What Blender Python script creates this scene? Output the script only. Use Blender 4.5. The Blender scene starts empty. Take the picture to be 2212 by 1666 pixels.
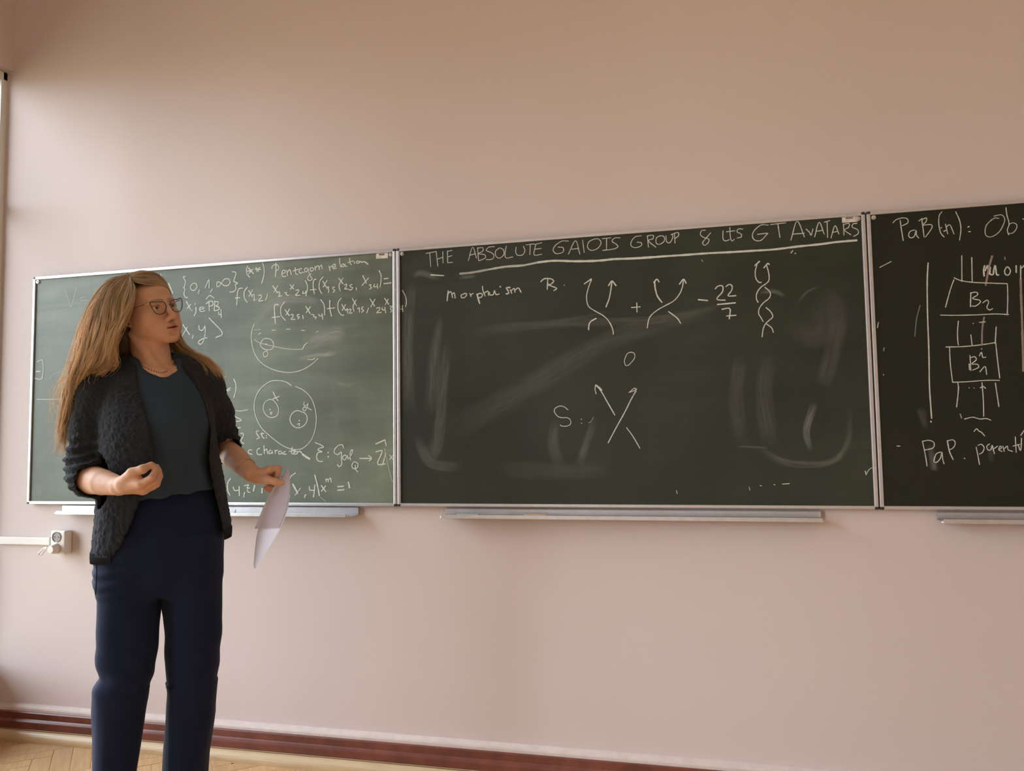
import bpy, bmesh, math, random
import numpy as np
from mathutils import Matrix, Vector

random.seed(7)
RNG = np.random.default_rng(11)
scene = bpy.context.scene
COL = scene.collection

# ------------------------------------------------------------------ camera
FPX, IW, IH = 1700.0, 2212.0, 1666.0
YAW, PITCH, ROLL = 0.2464772522557094, 0.07031787173777095, -0.014440353225558715
CAM = np.array([0.0, -2.8447864698871146, 1.225])
_f = np.array([-math.sin(YAW) * math.cos(PITCH), math.cos(YAW) * math.cos(PITCH), math.sin(PITCH)])
_r = np.array([math.cos(YAW), math.sin(YAW), 0.0])
_u = np.cross(_r, _f)
RIGHT = math.cos(ROLL) * _r + math.sin(ROLL) * _u
UP = -math.sin(ROLL) * _r + math.cos(ROLL) * _u
FWD = _f
cam_data = bpy.data.cameras.new('camera')
cam_data.sensor_fit = 'HORIZONTAL'
cam_data.sensor_width = 36.0
cam_data.lens = FPX / IW * 36.0
cam = bpy.data.objects.new('camera', cam_data)
COL.objects.link(cam)
m = Matrix.Identity(4)
for i in range(3):
    m[i][0], m[i][1], m[i][2], m[i][3] = RIGHT[i], UP[i], -FWD[i], CAM[i]
cam.matrix_world = m
scene.camera = cam

# ------------------------------------------------------------------ world, daylight, exposure
world = bpy.data.worlds.new('overcast_sky')
scene.world = world
world.use_nodes = True
wn, wl = world.node_tree.nodes, world.node_tree.links
wn.clear()
w_out = wn.new('ShaderNodeOutputWorld')
w_bg = wn.new('ShaderNodeBackground')
w_tc = wn.new('ShaderNodeTexCoord')
w_sep = wn.new('ShaderNodeSeparateXYZ')
w_map = wn.new('ShaderNodeMapRange')
w_map.inputs['From Min'].default_value = -0.06
w_map.inputs['From Max'].default_value = 0.10
w_mix = wn.new('ShaderNodeMix')
w_mix.data_type = 'RGBA'
w_mix.inputs[6].default_value = (0.30, 0.27, 0.20, 1)     # ground and street below the horizon
w_mix.inputs[7].default_value = (0.91, 0.99, 1.16, 1)     # overcast sky
wl.new(w_tc.outputs['Generated'], w_sep.inputs[0])
wl.new(w_sep.outputs['Z'], w_map.inputs['Value'])
wl.new(w_map.outputs[0], w_mix.inputs[0])
wl.new(w_mix.outputs[2], w_bg.inputs['Color'])
w_bg.inputs['Strength'].default_value = 18.0
wl.new(w_bg.outputs[0], w_out.inputs[0])

XL, XR, YF, ZC = -3.055, 4.6, -6.6, 3.75                   # left wall, right wall, front wall, ceiling
WIN = [(-1.70, 0.02), (-4.10, -2.55), (-6.30, -4.95)]     # the windows of the left wall, near to far
WZ0, WZ1 = 0.25, 2.95
for k, (a, b) in enumerate(WIN):
    ld = bpy.data.lights.new('daylight_portal', 'AREA')
    ld.shape = 'RECTANGLE'
    ld.size, ld.size_y = (b - a), (WZ1 - WZ0)
    ld.cycles.is_portal = True
    lo = bpy.data.objects.new('daylight_portal', ld)
    lo.location = (XL - 0.125, (a + b) / 2, (WZ0 + WZ1) / 2)
    lo.rotation_euler = (math.radians(90), 0, math.radians(-90))
    COL.objects.link(lo)

scene.view_settings.view_transform = 'Standard'
scene.view_settings.look = 'None'
scene.view_settings.gamma = 1.0
scene.view_settings.use_curve_mapping = False
scene.view_settings.exposure = 0.0
scene.cycles.max_bounces = 10
scene.cycles.diffuse_bounces = 6
scene.cycles.transparent_max_bounces = 16
scene.cycles.caustics_reflective = False
scene.cycles.caustics_refractive = False


# ------------------------------------------------------------------ helpers
def ray(px, py):
    return FWD + RIGHT * (px - IW / 2) / FPX + UP * (IH / 2 - py) / FPX


def on_wall(px, py, y=0.0):
    """point of the plane y = const (parallel to the wall) seen at a pixel of the photograph"""
    d = ray(px, py)
    return CAM + d * ((y - CAM[1]) / d[1])


def tag(o, label=None, category=None, group=None, kind=None):
    if label: o['label'] = label
    if category: o['category'] = category
    if group: o['group'] = group
    if kind: o['kind'] = kind
    return o


def empty(name, loc=(0, 0, 0), rz=0.0):
    o = bpy.data.objects.new(name, None)
    o.empty_display_size = 0.05
    COL.objects.link(o)
    o.location = loc
    o.rotation_euler = (0, 0, rz)
    return o


def mesh_obj(name, verts, faces, mat=None, parent=None, smooth=False, attrs=None):
    me = bpy.data.meshes.new(name)
    verts = np.asarray(verts, dtype=np.float32).reshape(-1, 3)
    if isinstance(faces, np.ndarray):
        n, k = faces.shape
        me.vertices.add(len(verts))
        me.vertices.foreach_set('co', verts.ravel())
        me.loops.add(n * k)
        me.loops.foreach_set('vertex_index', faces.astype(np.int32).ravel())
        me.polygons.add(n)
        me.polygons.foreach_set('loop_start', np.arange(0, n * k, k, dtype=np.int32))
        me.polygons.foreach_set('loop_total', np.full(n, k, dtype=np.int32))
        me.update(calc_edges=True)
    else:
        me.from_pydata([tuple(map(float, v)) for v in verts], [], faces)
        me.update()
    me.validate()
    if smooth:
        me.polygons.foreach_set('use_smooth', np.ones(len(me.polygons), dtype=bool))
    for an, dat in (attrs or {}).items():
        dat = np.asarray(dat, dtype=np.float32)
        if dat.ndim == 1:
            at = me.attributes.new(an, 'FLOAT', 'POINT')
            at.data.foreach_set('value', dat)
        else:
            at = me.attributes.new(an, 'FLOAT_COLOR', 'POINT')
            at.data.foreach_set('color', np.c_[dat, np.ones(len(dat))].astype(np.float32).ravel())
    if mat: me.materials.append(mat)
    o = bpy.data.objects.new(name, me)
    COL.objects.link(o)
    if parent: o.parent = parent
    return o


def bm_obj(name, bm, mat=None, parent=None, smooth=False):
    me = bpy.data.meshes.new(name)
    bm.normal_update()
    bm.to_mesh(me)
    bm.free()
    if smooth:
        me.polygons.foreach_set('use_smooth', np.ones(len(me.polygons), dtype=bool))
    if mat: me.materials.append(mat)
    o = bpy.data.objects.new(name, me)
    COL.objects.link(o)
    if parent: o.parent = parent
    return o


def add_box(bm, lo, hi, bevel=0.0, segs=2):
    lo, hi = Vector(lo), Vector(hi)
    mtx = Matrix.Translation((lo + hi) / 2) @ Matrix.Diagonal((*(hi - lo), 1.0))
    r = bmesh.ops.create_cube(bm, size=1.0, matrix=mtx)
    if bevel:
        es = list({e for v in r['verts'] for e in v.link_edges})
        bmesh.ops.bevel(bm, geom=es, offset=bevel, segments=segs, profile=0.6, affect='EDGES')


def box_obj(name, lo, hi, mat, parent=None, bevel=0.0):
    bm = bmesh.new()
    add_box(bm, lo, hi, bevel)
    return bm_obj(name, bm, mat, parent)


def add_cyl(bm, p0, p1, r0, r1=None, n=20, caps=True):
    p0, p1 = Vector(p0), Vector(p1)
    d = p1 - p0
    q = d.to_track_quat('Z', 'Y').to_matrix().to_4x4()
    bmesh.ops.create_cone(bm, cap_ends=caps, segments=n, radius1=r0, radius2=r0 if r1 is None else r1,
                          depth=d.length, matrix=Matrix.Translation((p0 + p1) / 2) @ q)


def prism(name, profile, x0, x1, mat, parent=None, bevel=0.0, smooth=False):
    """profile of (y, z) points swept along x"""
    n = len(profile)
    v = [(x0, y, z) for y, z in profile] + [(x1, y, z) for y, z in profile]
    f = [(i, (i + 1) % n, n + (i + 1) % n, n + i) for i in range(n)] + [tuple(range(n))[::-1], tuple(range(n, 2 * n))]
    bm = bmesh.new()
    vs = [bm.verts.new(p) for p in v]
    for q in f: bm.faces.new([vs[i] for i in q])
    bmesh.ops.recalc_face_normals(bm, faces=bm.faces)
    if bevel:
        bmesh.ops.bevel(bm, geom=[e for e in bm.edges if e.calc_face_angle(0) > 0.5], offset=bevel, segments=2, affect='EDGES')
    return bm_obj(name, bm, mat, parent, smooth)


def tube_arrays(path, radius, n=6, closed=False):
    """vertices and quads of a tube along a polyline; radius scalar or per point"""
    P = np.asarray(path, float)
    k = len(P)
    R = np.broadcast_to(np.asarray(radius, float), (k,))
    if closed:
        T = np.roll(P, -1, 0) - np.roll(P, 1, 0)
    else:
        T = np.gradient(P, axis=0)
    T /= np.linalg.norm(T, axis=1)[:, None] + 1e-12
    ref = np.array([0.0, 0, 1]) if abs(T[0][2]) < 0.9 else np.array([1.0, 0, 0])
    N = np.cross(T[0], ref); N /= np.linalg.norm(N)
    out = np.zeros((k, n, 3))
    ang = np.linspace(0, 2 * np.pi, n, endpoint=False)
    for i in range(k):
        N = N - T[i] * (N @ T[i]); N /= np.linalg.norm(N) + 1e-12
        B = np.cross(T[i], N)
        out[i] = P[i] + R[i] * (np.cos(ang)[:, None] * N + np.sin(ang)[:, None] * B)
    V = out.reshape(-1, 3)
    F = []
    for i in range(k if closed else k - 1):
        j = (i + 1) % k
        for a in range(n):
            b = (a + 1) % n
            F.append((i * n + a, i * n + b, j * n + b, j * n + a))
    if not closed:
        F.append(tuple(range(n))[::-1]); F.append(tuple((k - 1) * n + a for a in range(n)))
    return V, F


def tube_obj(name, path, radius, mat, parent=None, n=8, closed=False):
    V, F = tube_arrays(path, radius, n, closed)
    return mesh_obj(name, V, [tuple(q) for q in F], mat, parent, smooth=True)


def catmull(P, per=6):
    P = np.asarray(P, float)
    if len(P) < 3: 
        t = np.linspace(0, 1, per + 1)[:, None]
        return P[0] * (1 - t) + P[-1] * t
    Q = np.vstack([2 * P[0] - P[1], P, 2 * P[-1] - P[-2]])
    out = []
    for i in range(1, len(Q) - 2):
        p0, p1, p2, p3 = Q[i - 1], Q[i], Q[i + 1], Q[i + 2]
        for t in np.linspace(0, 1, per, endpoint=False):
            out.append(0.5 * ((2 * p1) + (-p0 + p2) * t + (2 * p0 - 5 * p1 + 4 * p2 - p3) * t * t + (-p0 + 3 * p1 - 3 * p2 + p3) * t ** 3))
    out.append(P[-1])
    return np.array(out)


# ------------------------------------------------------------------ materials
class NT:
    """small helper around a node tree"""
    def __init__(self, name):
        self.mat = bpy.data.materials.new(name)
        self.mat.use_nodes = True
        self.t = self.mat.node_tree
        self.b = self.t.nodes['Principled BSDF']
        self.out = self.t.nodes['Material Output']

    def n(self, kind, **kw):
        nd = self.t.nodes.new(kind)
        for k, v in kw.items():
            if k.startswith('i_'):
                nd.inputs[k[2:].replace('_', ' ')].default_value = v
            else:
                setattr(nd, k, v)
        return nd

    def l(self, a, b): self.t.links.new(a, b)

    def coords(self, scale=(1, 1, 1), rot=(0, 0, 0)):
        tc = self.n('ShaderNodeTexCoord')
        mp = self.n('ShaderNodeMapping')
        mp.inputs['Scale'].default_value = scale
        mp.inputs['Rotation'].default_value = rot
        self.l(tc.outputs['Object'], mp.inputs[0])
        return mp.outputs[0]

    def noise(self, vec, scale, detail=4, rough=0.55, dist=0.0):
        nz = self.n('ShaderNodeTexNoise')
        nz.inputs['Scale'].default_value = scale
        nz.inputs['Detail'].default_value = detail
        nz.inputs['Roughness'].default_value = rough
        nz.inputs['Distortion'].default_value = dist
        self.l(vec, nz.inputs['Vector'])
        return nz.outputs[0]

    def ramp(self, fac, stops):
        r = self.n('ShaderNodeValToRGB')
        e = r.color_ramp.elements
        while len(e) < len(stops): e.new(0.5)
        for q, (p, c) in zip(e, stops):
            q.position = p
            q.color = c if len(c) == 4 else (*c, 1)
        self.l(fac, r.inputs[0])
        return r.outputs[0]

    def mix(self, fac, a, b, mode='MIX'):
        x = self.n('ShaderNodeMix', data_type='RGBA', blend_type=mode)
        for s, v in ((0, fac), (6, a), (7, b)):
            if isinstance(v, (float, int)): x.inputs[s].default_value = v
            elif isinstance(v, tuple): x.inputs[s].default_value = v if len(v) == 4 else (*v, 1)
            else: self.l(v, x.inputs[s])
        return x.outputs[2]

    def math(self, op, a, b=0.0, clamp=False):
        x = self.n('ShaderNodeMath', operation=op, use_clamp=clamp)
        for s, v in ((0, a), (1, b)):
            if isinstance(v, (float, int)): x.inputs[s].default_value = v
            else: self.l(v, x.inputs[s])
        return x.outputs[0]

    def bump(self, h, strength, dist=0.01):
        b = self.n('ShaderNodeBump')
        b.inputs['Strength'].default_value = strength
        b.inputs['Distance'].default_value = dist
        self.l(h, b.inputs['Height'])
        self.l(b.outputs[0], self.b.inputs['Normal'])

    def set(self, color=None, rough=None, metal=None, spec=None):
        if color is not None:
            if isinstance(color, tuple): self.b.inputs['Base Color'].default_value = (*color, 1)
            else: self.l(color, self.b.inputs['Base Color'])
        if rough is not None:
            if isinstance(rough, float): self.b.inputs['Roughness'].default_value = rough
            else: self.l(rough, self.b.inputs['Roughness'])
        if metal is not None: self.b.inputs['Metallic'].default_value = metal
        if spec is not None: self.b.inputs['Specular IOR Level'].default_value = spec
        return self.mat


def mottled(name, color, rough=0.5, amount=0.08, scale=8.0, metal=0.0, spec=0.5, bump=0.0, bscale=200.0):
    t = NT(name)
    v = t.coords()
    nz = t.noise(v, scale)
    lo = tuple(c * (1 - amount) for c in color); hi = tuple(min(1, c * (1 + amount)) for c in color)
    t.set(t.ramp(nz, [(0.3, lo), (0.7, hi)]), rough, metal, spec)
    if bump: t.bump(t.noise(v, bscale, 3), bump, 0.002)
    return t.mat


def wall_material():
    t = NT('pink_wall_paint')
    v = t.coords()
    big = t.noise(v, 0.7, 3, 0.5)
    mid = t.noise(v, 5.0, 4, 0.6)
    c = t.ramp(big, [(0.3, (0.66, 0.545, 0.515)), (0.7, (0.695, 0.578, 0.552))])
    c = t.mix(t.math('MULTIPLY', mid, 0.10), c, (0.60, 0.50, 0.42))
    # scuffs near the floor
    vs = t.coords((1.0, 1.0, 3.5))
    sc = t.ramp(t.noise(vs, 7.0, 6, 0.7), [(0.69, (0, 0, 0)), (0.78, (1, 1, 1))])
    c = t.mix(t.math('MULTIPLY', sc, 0.10), c, (0.36, 0.29, 0.26))
    t.set(c, 0.72, spec=0.25)
    t.bump(t.noise(v, 55, 4, 0.6), 0.12, 0.004)
    return t.mat


M = {}
M['wall'] = wall_material()
M['wall_white'] = mottled('white_ceiling_paint', (0.84, 0.82, 0.79), 0.8)
M['wall_pale'] = mottled('pale_wall_paint', (0.74, 0.68, 0.65), 0.75)
M['ledge'] = mottled('painted_plaster_ledge', (0.70, 0.585, 0.54), 0.5, 0.06, 30, bump=0.5, bscale=45)
M['skirt'] = mottled('red_brown_gloss_paint', (0.17, 0.050, 0.034), 0.34, 0.25, 14, bump=0.25, bscale=60)
M['alu'] = mottled('brushed_aluminium', (0.66, 0.64, 0.65), 0.36, 0.06, 40, metal=0.85)
M['plastic_dark'] = mottled('dark_plastic', (0.035, 0.028, 0.025), 0.45)
M['plastic_white'] = mottled('white_plastic', (0.76, 0.71, 0.66), 0.32, 0.03)
M['plastic_shade'] = mottled('grey_plastic', (0.30, 0.26, 0.24), 0.5, 0.03)
M['sticker'] = mottled('sticker_paper', (0.74, 0.69, 0.62), 0.55, 0.04)
M['ink'] = mottled('printed_ink', (0.15, 0.12, 0.11), 0.6)
M['window_paint'] = mottled('white_window_paint', (0.74, 0.72, 0.68), 0.4, 0.03)


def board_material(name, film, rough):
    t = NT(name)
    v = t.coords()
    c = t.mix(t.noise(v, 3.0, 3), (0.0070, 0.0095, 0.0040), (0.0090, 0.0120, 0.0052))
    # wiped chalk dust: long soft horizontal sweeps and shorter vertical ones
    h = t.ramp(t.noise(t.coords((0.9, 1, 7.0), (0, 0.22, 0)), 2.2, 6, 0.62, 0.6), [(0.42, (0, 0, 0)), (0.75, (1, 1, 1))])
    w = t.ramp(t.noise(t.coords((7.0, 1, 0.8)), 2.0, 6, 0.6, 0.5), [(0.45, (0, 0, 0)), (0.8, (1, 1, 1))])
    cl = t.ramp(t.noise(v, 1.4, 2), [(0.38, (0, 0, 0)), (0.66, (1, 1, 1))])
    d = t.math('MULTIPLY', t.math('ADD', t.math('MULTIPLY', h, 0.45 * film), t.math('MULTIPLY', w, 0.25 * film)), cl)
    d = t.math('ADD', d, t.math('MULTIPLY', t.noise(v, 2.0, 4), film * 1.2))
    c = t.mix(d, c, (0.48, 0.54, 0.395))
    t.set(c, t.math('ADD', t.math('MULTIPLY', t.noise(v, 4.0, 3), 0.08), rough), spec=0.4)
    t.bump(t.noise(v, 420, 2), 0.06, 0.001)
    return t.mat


def chalk_material(name, color, dense):
    t = NT(name)
    v = t.coords()
    at = t.n('ShaderNodeAttribute', attribute_name='alpha')
    nz = t.noise(v, 520, 3, 0.7)
    g = t.n('ShaderNodeMapRange')
    g.inputs['From Min'].default_value = 0.62 - dense * 0.35
    g.inputs['From Max'].default_value = 0.80 - dense * 0.30
    t.l(nz, g.inputs['Value'])
    a = t.math('MULTIPLY', t.math('ADD', t.math('MULTIPLY', g.outputs[0], 0.50), 0.50), at.outputs['Fac'], True)
    t.set(color, 0.9, spec=0.1)
    t.l(a, t.b.inputs['Alpha'])
    return t.mat


def smear_material():
    t = NT('chalk_dust_smear')
    uv = t.n('ShaderNodeAttribute', attribute_name='streak')
    at = t.n('ShaderNodeAttribute', attribute_name='alpha')
    mp = t.n('ShaderNodeMapping')
    mp.inputs['Scale'].default_value = (1.0, 1.0, 1.0)
    t.l(uv.outputs['Vector'], mp.inputs[0])
    nz = t.noise(mp.outputs[0], 1.0, 5, 0.65)
    g = t.ramp(nz, [(0.34, (0.12, 0.12, 0.12)), (0.68, (1, 1, 1))])
    a = t.math('MULTIPLY', g, at.outputs['Fac'], True)
    t.set((0.50, 0.50, 0.45), 0.95, spec=0.1)
    t.l(a, t.b.inputs['Alpha'])
    return t.mat


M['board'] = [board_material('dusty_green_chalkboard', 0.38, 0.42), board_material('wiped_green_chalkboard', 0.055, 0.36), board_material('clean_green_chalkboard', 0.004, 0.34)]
M['chalk'] = chalk_material('white_chalk', (0.74, 0.74, 0.66), 0.75)
M['chalk_pink'] = chalk_material('pinkish_chalk', (0.40, 0.31, 0.27), 0.6)
M['smear'] = smear_material()


def wood_material(name, c0, c1, rough, scale=(3, 40, 3)):
    t = NT(name)
    v = t.coords(scale)
    nz = t.noise(v, 2.0, 5, 0.6, 0.8)
    oi = t.n('ShaderNodeObjectInfo')
    c = t.ramp(nz, [(0.3, c0), (0.7, c1)])
    hs = t.n('ShaderNodeHueSaturation')
    t.l(c, hs.inputs['Color'])
    t.l(t.math('ADD', t.math('MULTIPLY', oi.outputs['Random'], 0.22), 0.89), hs.inputs['Value'])
    t.set(hs.outputs[0], rough, spec=0.5)
    t.bump(nz, 0.05, 0.002)
    return t.mat


M['parquet'] = wood_material('oak_parquet', (0.50, 0.29, 0.135), (0.66, 0.42, 0.21), 0.33, (40, 3, 3))
M['quarter'] = wood_material('varnished_pine_moulding', (0.56, 0.39, 0.22), (0.68, 0.50, 0.30), 0.38, (3, 40, 40))

# ------------------------------------------------------------------ room shell
def plate(name, lo, hi, mat, kind='structure'):
    return tag(box_obj(name, lo, hi, mat), kind=kind)


TH = 0.12
plate('wall_back', (XL - TH, 0, -0.1), (XR + 0.2, 0.2, ZC), M['wall'])
plate('wall_right', (XR, YF, -0.1), (XR + 0.2, 0, ZC), M['wall_pale'])
plate('wall_front', (XL - TH, YF - 0.2, -0.1), (XR + 0.2, YF, ZC), M['wall_pale'])
plate('ceiling', (XL - TH, YF - 0.2, ZC), (XR + 0.2, 0.2, ZC + 0.2), M['wall_white'])


def left_wall():
    bm = bmesh.new()
    ys = [YF] + [q for a, b in reversed(WIN) for q in (a, b)] + [0.0]
    for i in range(0, len(ys), 2):                       # piers
        if ys[i] >= ys[i + 1]: continue
        add_box(bm, (XL - TH, ys[i], -0.1), (XL, ys[i + 1], ZC))
    for a, b in WIN:                                     # below and above each window
        b = min(b, 0.0)
        add_box(bm, (XL - TH, a, -0.1), (XL, b, WZ0))
        add_box(bm, (XL - TH, a, WZ1), (XL, b, ZC))
    return tag(bm_obj('wall_left', bm, M['wall']), kind='structure')


left_wall()
def glass_material(name='window_glass', ior=1.25, tint=(0.93, 0.96, 0.95)):
    t = NT(name)
    t.t.nodes.remove(t.b)  # darker than the strands: shade inside the hair put into the colour
    tr = t.n('ShaderNodeBsdfTransparent')
    tr.inputs[0].default_value = (*tint, 1)
    gl = t.n('ShaderNodeBsdfGlossy')
    gl.inputs['Roughness'].default_value = 0.02
    fr = t.n('ShaderNodeFresnel')
    fr.inputs[0].default_value = ior
    mx = t.n('ShaderNodeMixShader')
    t.l(fr.outputs[0], mx.inputs[0]); t.l(tr.outputs[0], mx.inputs[1]); t.l(gl.outputs[0], mx.inputs[2])
    t.l(mx.outputs[0], t.out.inputs[0])
    return t.mat


M['glass'] = glass_material()
M['glass_dimmed'] = glass_material('light_cutting_glass', 1.25, (0.76, 0.785, 0.775))  # added tint that cuts the daylight through the unseen nearest window
M['lens'] = glass_material('coated_lens', 1.06)
for k, (a, b) in enumerate(WIN):
    w = empty('window_%d' % (k + 1), (XL - 0.065, (a + b) / 2, WZ0))
    tag(w, kind='structure')
    hw, hh = (b - a) / 2, WZ1 - WZ0
    bm = bmesh.new()
    fw = 0.045
    for lo_, hi_ in (((-.03, -hw, 0), (.03, -hw + fw, hh)), ((-.03, hw - fw, 0), (.03, hw, hh)), ((-.03, -hw, 0), (.03, hw, fw)),
                     ((-.03, -hw, hh - fw), (.03, hw, hh)), ((-.025, -.04, fw), (.025, .04, hh - fw)), ((-.018, -hw + fw, 2.05), (.018, hw - fw, 2.08))):
        add_box(bm, lo_, hi_, 0.006, 1)
    bm_obj('window_frame', bm, M['window_paint'], w)
    for s0, s1 in ((-hw + fw, -.04), (.04, hw - fw)):
        for z0, z1 in ((fw, 2.05), (2.08, hh - fw)):
            box_obj('pane', (-.003, s0, z0), (.003, s1, z1), M['glass_dimmed'] if k == 0 else M['glass'], w)
    box_obj('window_sill', (-.02, -hw - .01, -.04), (.085, hw + .01, 0.0), M['window_paint'], w, 0.008)

# ledge, skirting and moulding along the back wall
X0s = XL + 0.002
tag(prism('trim_1', [(0.0, 0.132), (-0.006, 0.131), (-0.024, 0.124), (-0.026, 0.118), (-0.026, 0.0), (0.0, 0.0)], X0s, XR, M['ledge'], smooth=False), kind='structure')
tag(prism('baseboard_back', [(-0.026, 0.108), (-0.031, 0.108), (-0.034, 0.104), (-0.034, 0.080), (-0.037, 0.076), (-0.045, 0.071), (-0.046, 0.066), (-0.046, 0.0), (-0.026, 0.0)], X0s, XR, M['skirt'], smooth=False), kind='structure')
arc = [(-0.046 - 0.030 * math.sin(t), 0.010 + 0.030 * math.cos(t)) for t in np.linspace(0, math.pi / 2, 7)]
tag(prism('trim_2', [(-0.046, 0.0), (-0.046, 0.043)] + [(-0.052, 0.043)] + arc + [(-0.076, 0.0)], X0s, XR, M['quarter'], smooth=False), kind='structure')
tag(box_obj('baseboard_left', (XL, YF, 0.0), (XL + 0.02, -0.077, 0.10), M['skirt'], bevel=0.003), kind='structure')

# herringbone parquet
floor = plate('floor', (XL - 0.02, YF, -0.1), (XR, 0.0, -0.012), M['skirt'])
BL, BW = 0.35, 0.07


def herring_blocks():
    s, n = BW, int(round(BL / BW))
    blocks = []
    for a in range(-90, 90):
        for k in range(-24, 24):
            x, y = a * s + k * (2 * n) * s, a * s
            blocks.append((x, y, x + n * s, y + s))              # lying block
            blocks.append((x + n * s, y - (n - 1) * s, x + n * s + s, y + s))   # standing block
    return blocks


th = math.radians(40)
ct, st = math.cos(th), math.sin(th)
shared = {}
rest_v, rest_f = [], []
fx0, fx1, fy0, fy1 = XL, XR, YF, -0.076
for x0, y0, x1, y1 in herring_blocks():
    cx, cy = (x0 + x1) / 2, (y0 + y1) / 2
    wx, wy = ct * cx - st * cy - 1.5, st * cx + ct * cy - 2.0
    if not (fx0 - 0.1 < wx < fx1 + 0.1 and fy0 - 0.1 < wy < fy1 + 0.12): continue
    lx, ly = x1 - x0, y1 - y0
    g = 0.0004
    near = -3.05 < wx < -0.62 and wy > -1.05 + 0.30 * (wx + 3.05) / 2.4
    dz = random.uniform(-0.0006, 0.0006)
    if near:
        key = lx > ly
        if key not in shared:
            bm = bmesh.new()
            add_box(bm, (-lx / 2 + g, -ly / 2 + g, -0.012), (lx / 2 - g, ly / 2 - g, 0.0), 0.0012, 1)
            o = bm_obj('plank', bm, M['parquet'], floor)
            shared[key] = o.data
        else:
            o = bpy.data.objects.new('plank', shared[key])
            COL.objects.link(o); o.parent = floor
        o.location = (wx, wy, dz)
        o.rotation_euler = (0, 0, th)
    else:
        b0 = len(rest_v)
        for sx, sy in ((-1, -1), (1, -1), (1, 1), (-1, 1)):
            qx, qy = sx * (lx / 2 - g), sy * (ly / 2 - g)
            rest_v.append((wx + ct * qx - st * qy, wy + st * qx + ct * qy, dz))
        for i in range(4):
            p = rest_v[b0 + i]; rest_v.append((p[0], p[1], -0.012))
        rest_f += [(b0, b0 + 1, b0 + 2, b0 + 3)] + [(b0 + i, b0 + 4 + i, b0 + 4 + (i + 1) % 4, b0 + (i + 1) % 4) for i in range(4)]
tag(mesh_obj('parquet', rest_v, rest_f, M['parquet'], floor), kind='stuff')
# ------------------------------------------------------------------ chalkboards
BZ0, BZ1 = 0.9823, 1.9788
BX = [(-2.888, -1.1690), (-1.1660, 0.5262), (0.5300, 2.22)]
FRW = 0.0125
boards = []
B_LABEL = ['green chalkboard behind the person, crowded with formulas and two circle drawings',
           'wide green chalkboard with the underlined title and the braid formula',
           'green chalkboard cut off by the right edge, with boxes B2 and B1 drawn on it']
for k, (xa, xb) in enumerate(BX):
    rt = empty('chalkboard', ((xa + xb) / 2, -0.001, BZ0))
    tag(rt, B_LABEL[k], 'chalkboard', 'green chalkboards along the wall')
    boards.append(rt)
    cx, hw, hh = (xa + xb) / 2, (xb - xa) / 2, BZ1 - BZ0
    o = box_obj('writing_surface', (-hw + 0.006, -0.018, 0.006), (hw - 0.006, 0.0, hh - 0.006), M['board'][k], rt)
    # aluminium frame: four bevelled profiles
    def rail(lo, hi):
        box_obj('frame_rail', lo, hi, M['alu'], rt, 0.003)
    rail((-hw + 0.006, -0.024, 0.0), (hw - 0.006, 0.0, FRW))
    rail((-hw + 0.006, -0.024, hh - FRW), (hw - 0.006, 0.0, hh))
    rail((-hw, -0.024, 0.006), (-hw + 0.0130, 0.0, hh - 0.006))
    rail((hw - 0.0130, -0.024, 0.006), (hw, 0.0, hh - 0.006))
    for sx in (-1, 1):
        for zz in (0.0, hh):
            sz = 1 if zz == 0 else -1
            bm = bmesh.new()
            add_box(bm, (min(sx * hw, sx * (hw - 0.0130)), -0.0255, min(zz, zz + sz * 0.010)),
                    (max(sx * hw, sx * (hw - 0.0130)), 0.0, max(zz, zz + sz * 0.010)), 0.003, 2)
            bm_obj('corner_cap', bm, M['plastic_dark'], rt)
        bm = bmesh.new()                                   # round fixing clip with its screw
        c = (sx * (hw - 0.0225), hh - 0.0215)
        add_cyl(bm, (c[0], -0.018, c[1]), (c[0], -0.0225, c[1]), 0.0085, 0.0075, 24)
        add_cyl(bm, (c[0], -0.0225, c[1]), (c[0], -0.0255, c[1]), 0.0048, 0.0035, 20)
        bm_obj('fixing_clip', bm, M['alu'], rt, smooth=False)


def tray(x0, x1, label, rounded):
    """aluminium chalk tray: back plate, shelf with cut corners and a front lip"""
    xc = (x0 + x1) / 2
    zt = 0.972
    rt = empty('chalk_tray', (xc, -0.001, 0.945))
    tag(rt, label, 'chalk tray', 'aluminium chalk trays under the boards')
    h = (x1 - x0) / 2
    prism('back_plate', [(0.0, 0.0), (0.0, zt - 0.945 + 0.004), (-0.012, zt - 0.945 + 0.004), (-0.014, zt - 0.945), (-0.014, 0.010), (-0.010, 0.004)], -h + 0.002, h - 0.002, M['alu'], rt)
    bm = bmesh.new()
    c = 0.022 if rounded else 0.004
    out = [(-h, -0.010), (-h, -0.070 + c), (-h + c * 0.45, -0.070 + c * 0.30), (-h + c * 1.1, -0.070), (h - c * 1.1, -0.070), (h - c * 0.45, -0.070 + c * 0.30), (h, -0.070 + c), (h, -0.010)]
    b = [bm.verts.new((x, y, 0.001)) for x, y in out]
    t = [bm.verts.new((x, y, 0.006)) for x, y in out]
    bm.faces.new(b[::-1]); bm.faces.new(t)
    for i in range(len(out)):
        j = (i + 1) % len(out)
        bm.faces.new((b[i], b[j], t[j], t[i]))
    bmesh.ops.recalc_face_normals(bm, faces=bm.faces)
    bm_obj('shelf', bm, M['alu'], rt)
    box_obj('groove_rib', (-h + 0.02, -0.050, 0.006), (h - 0.02, -0.047, 0.0085), M['alu'], rt, 0.0008)
    box_obj('front_lip', (-h + c * 1.2, -0.0725, -0.001), (h - c * 1.2, -0.0690, 0.0130), M['alu'], rt, 0.001)
    return rt


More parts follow.
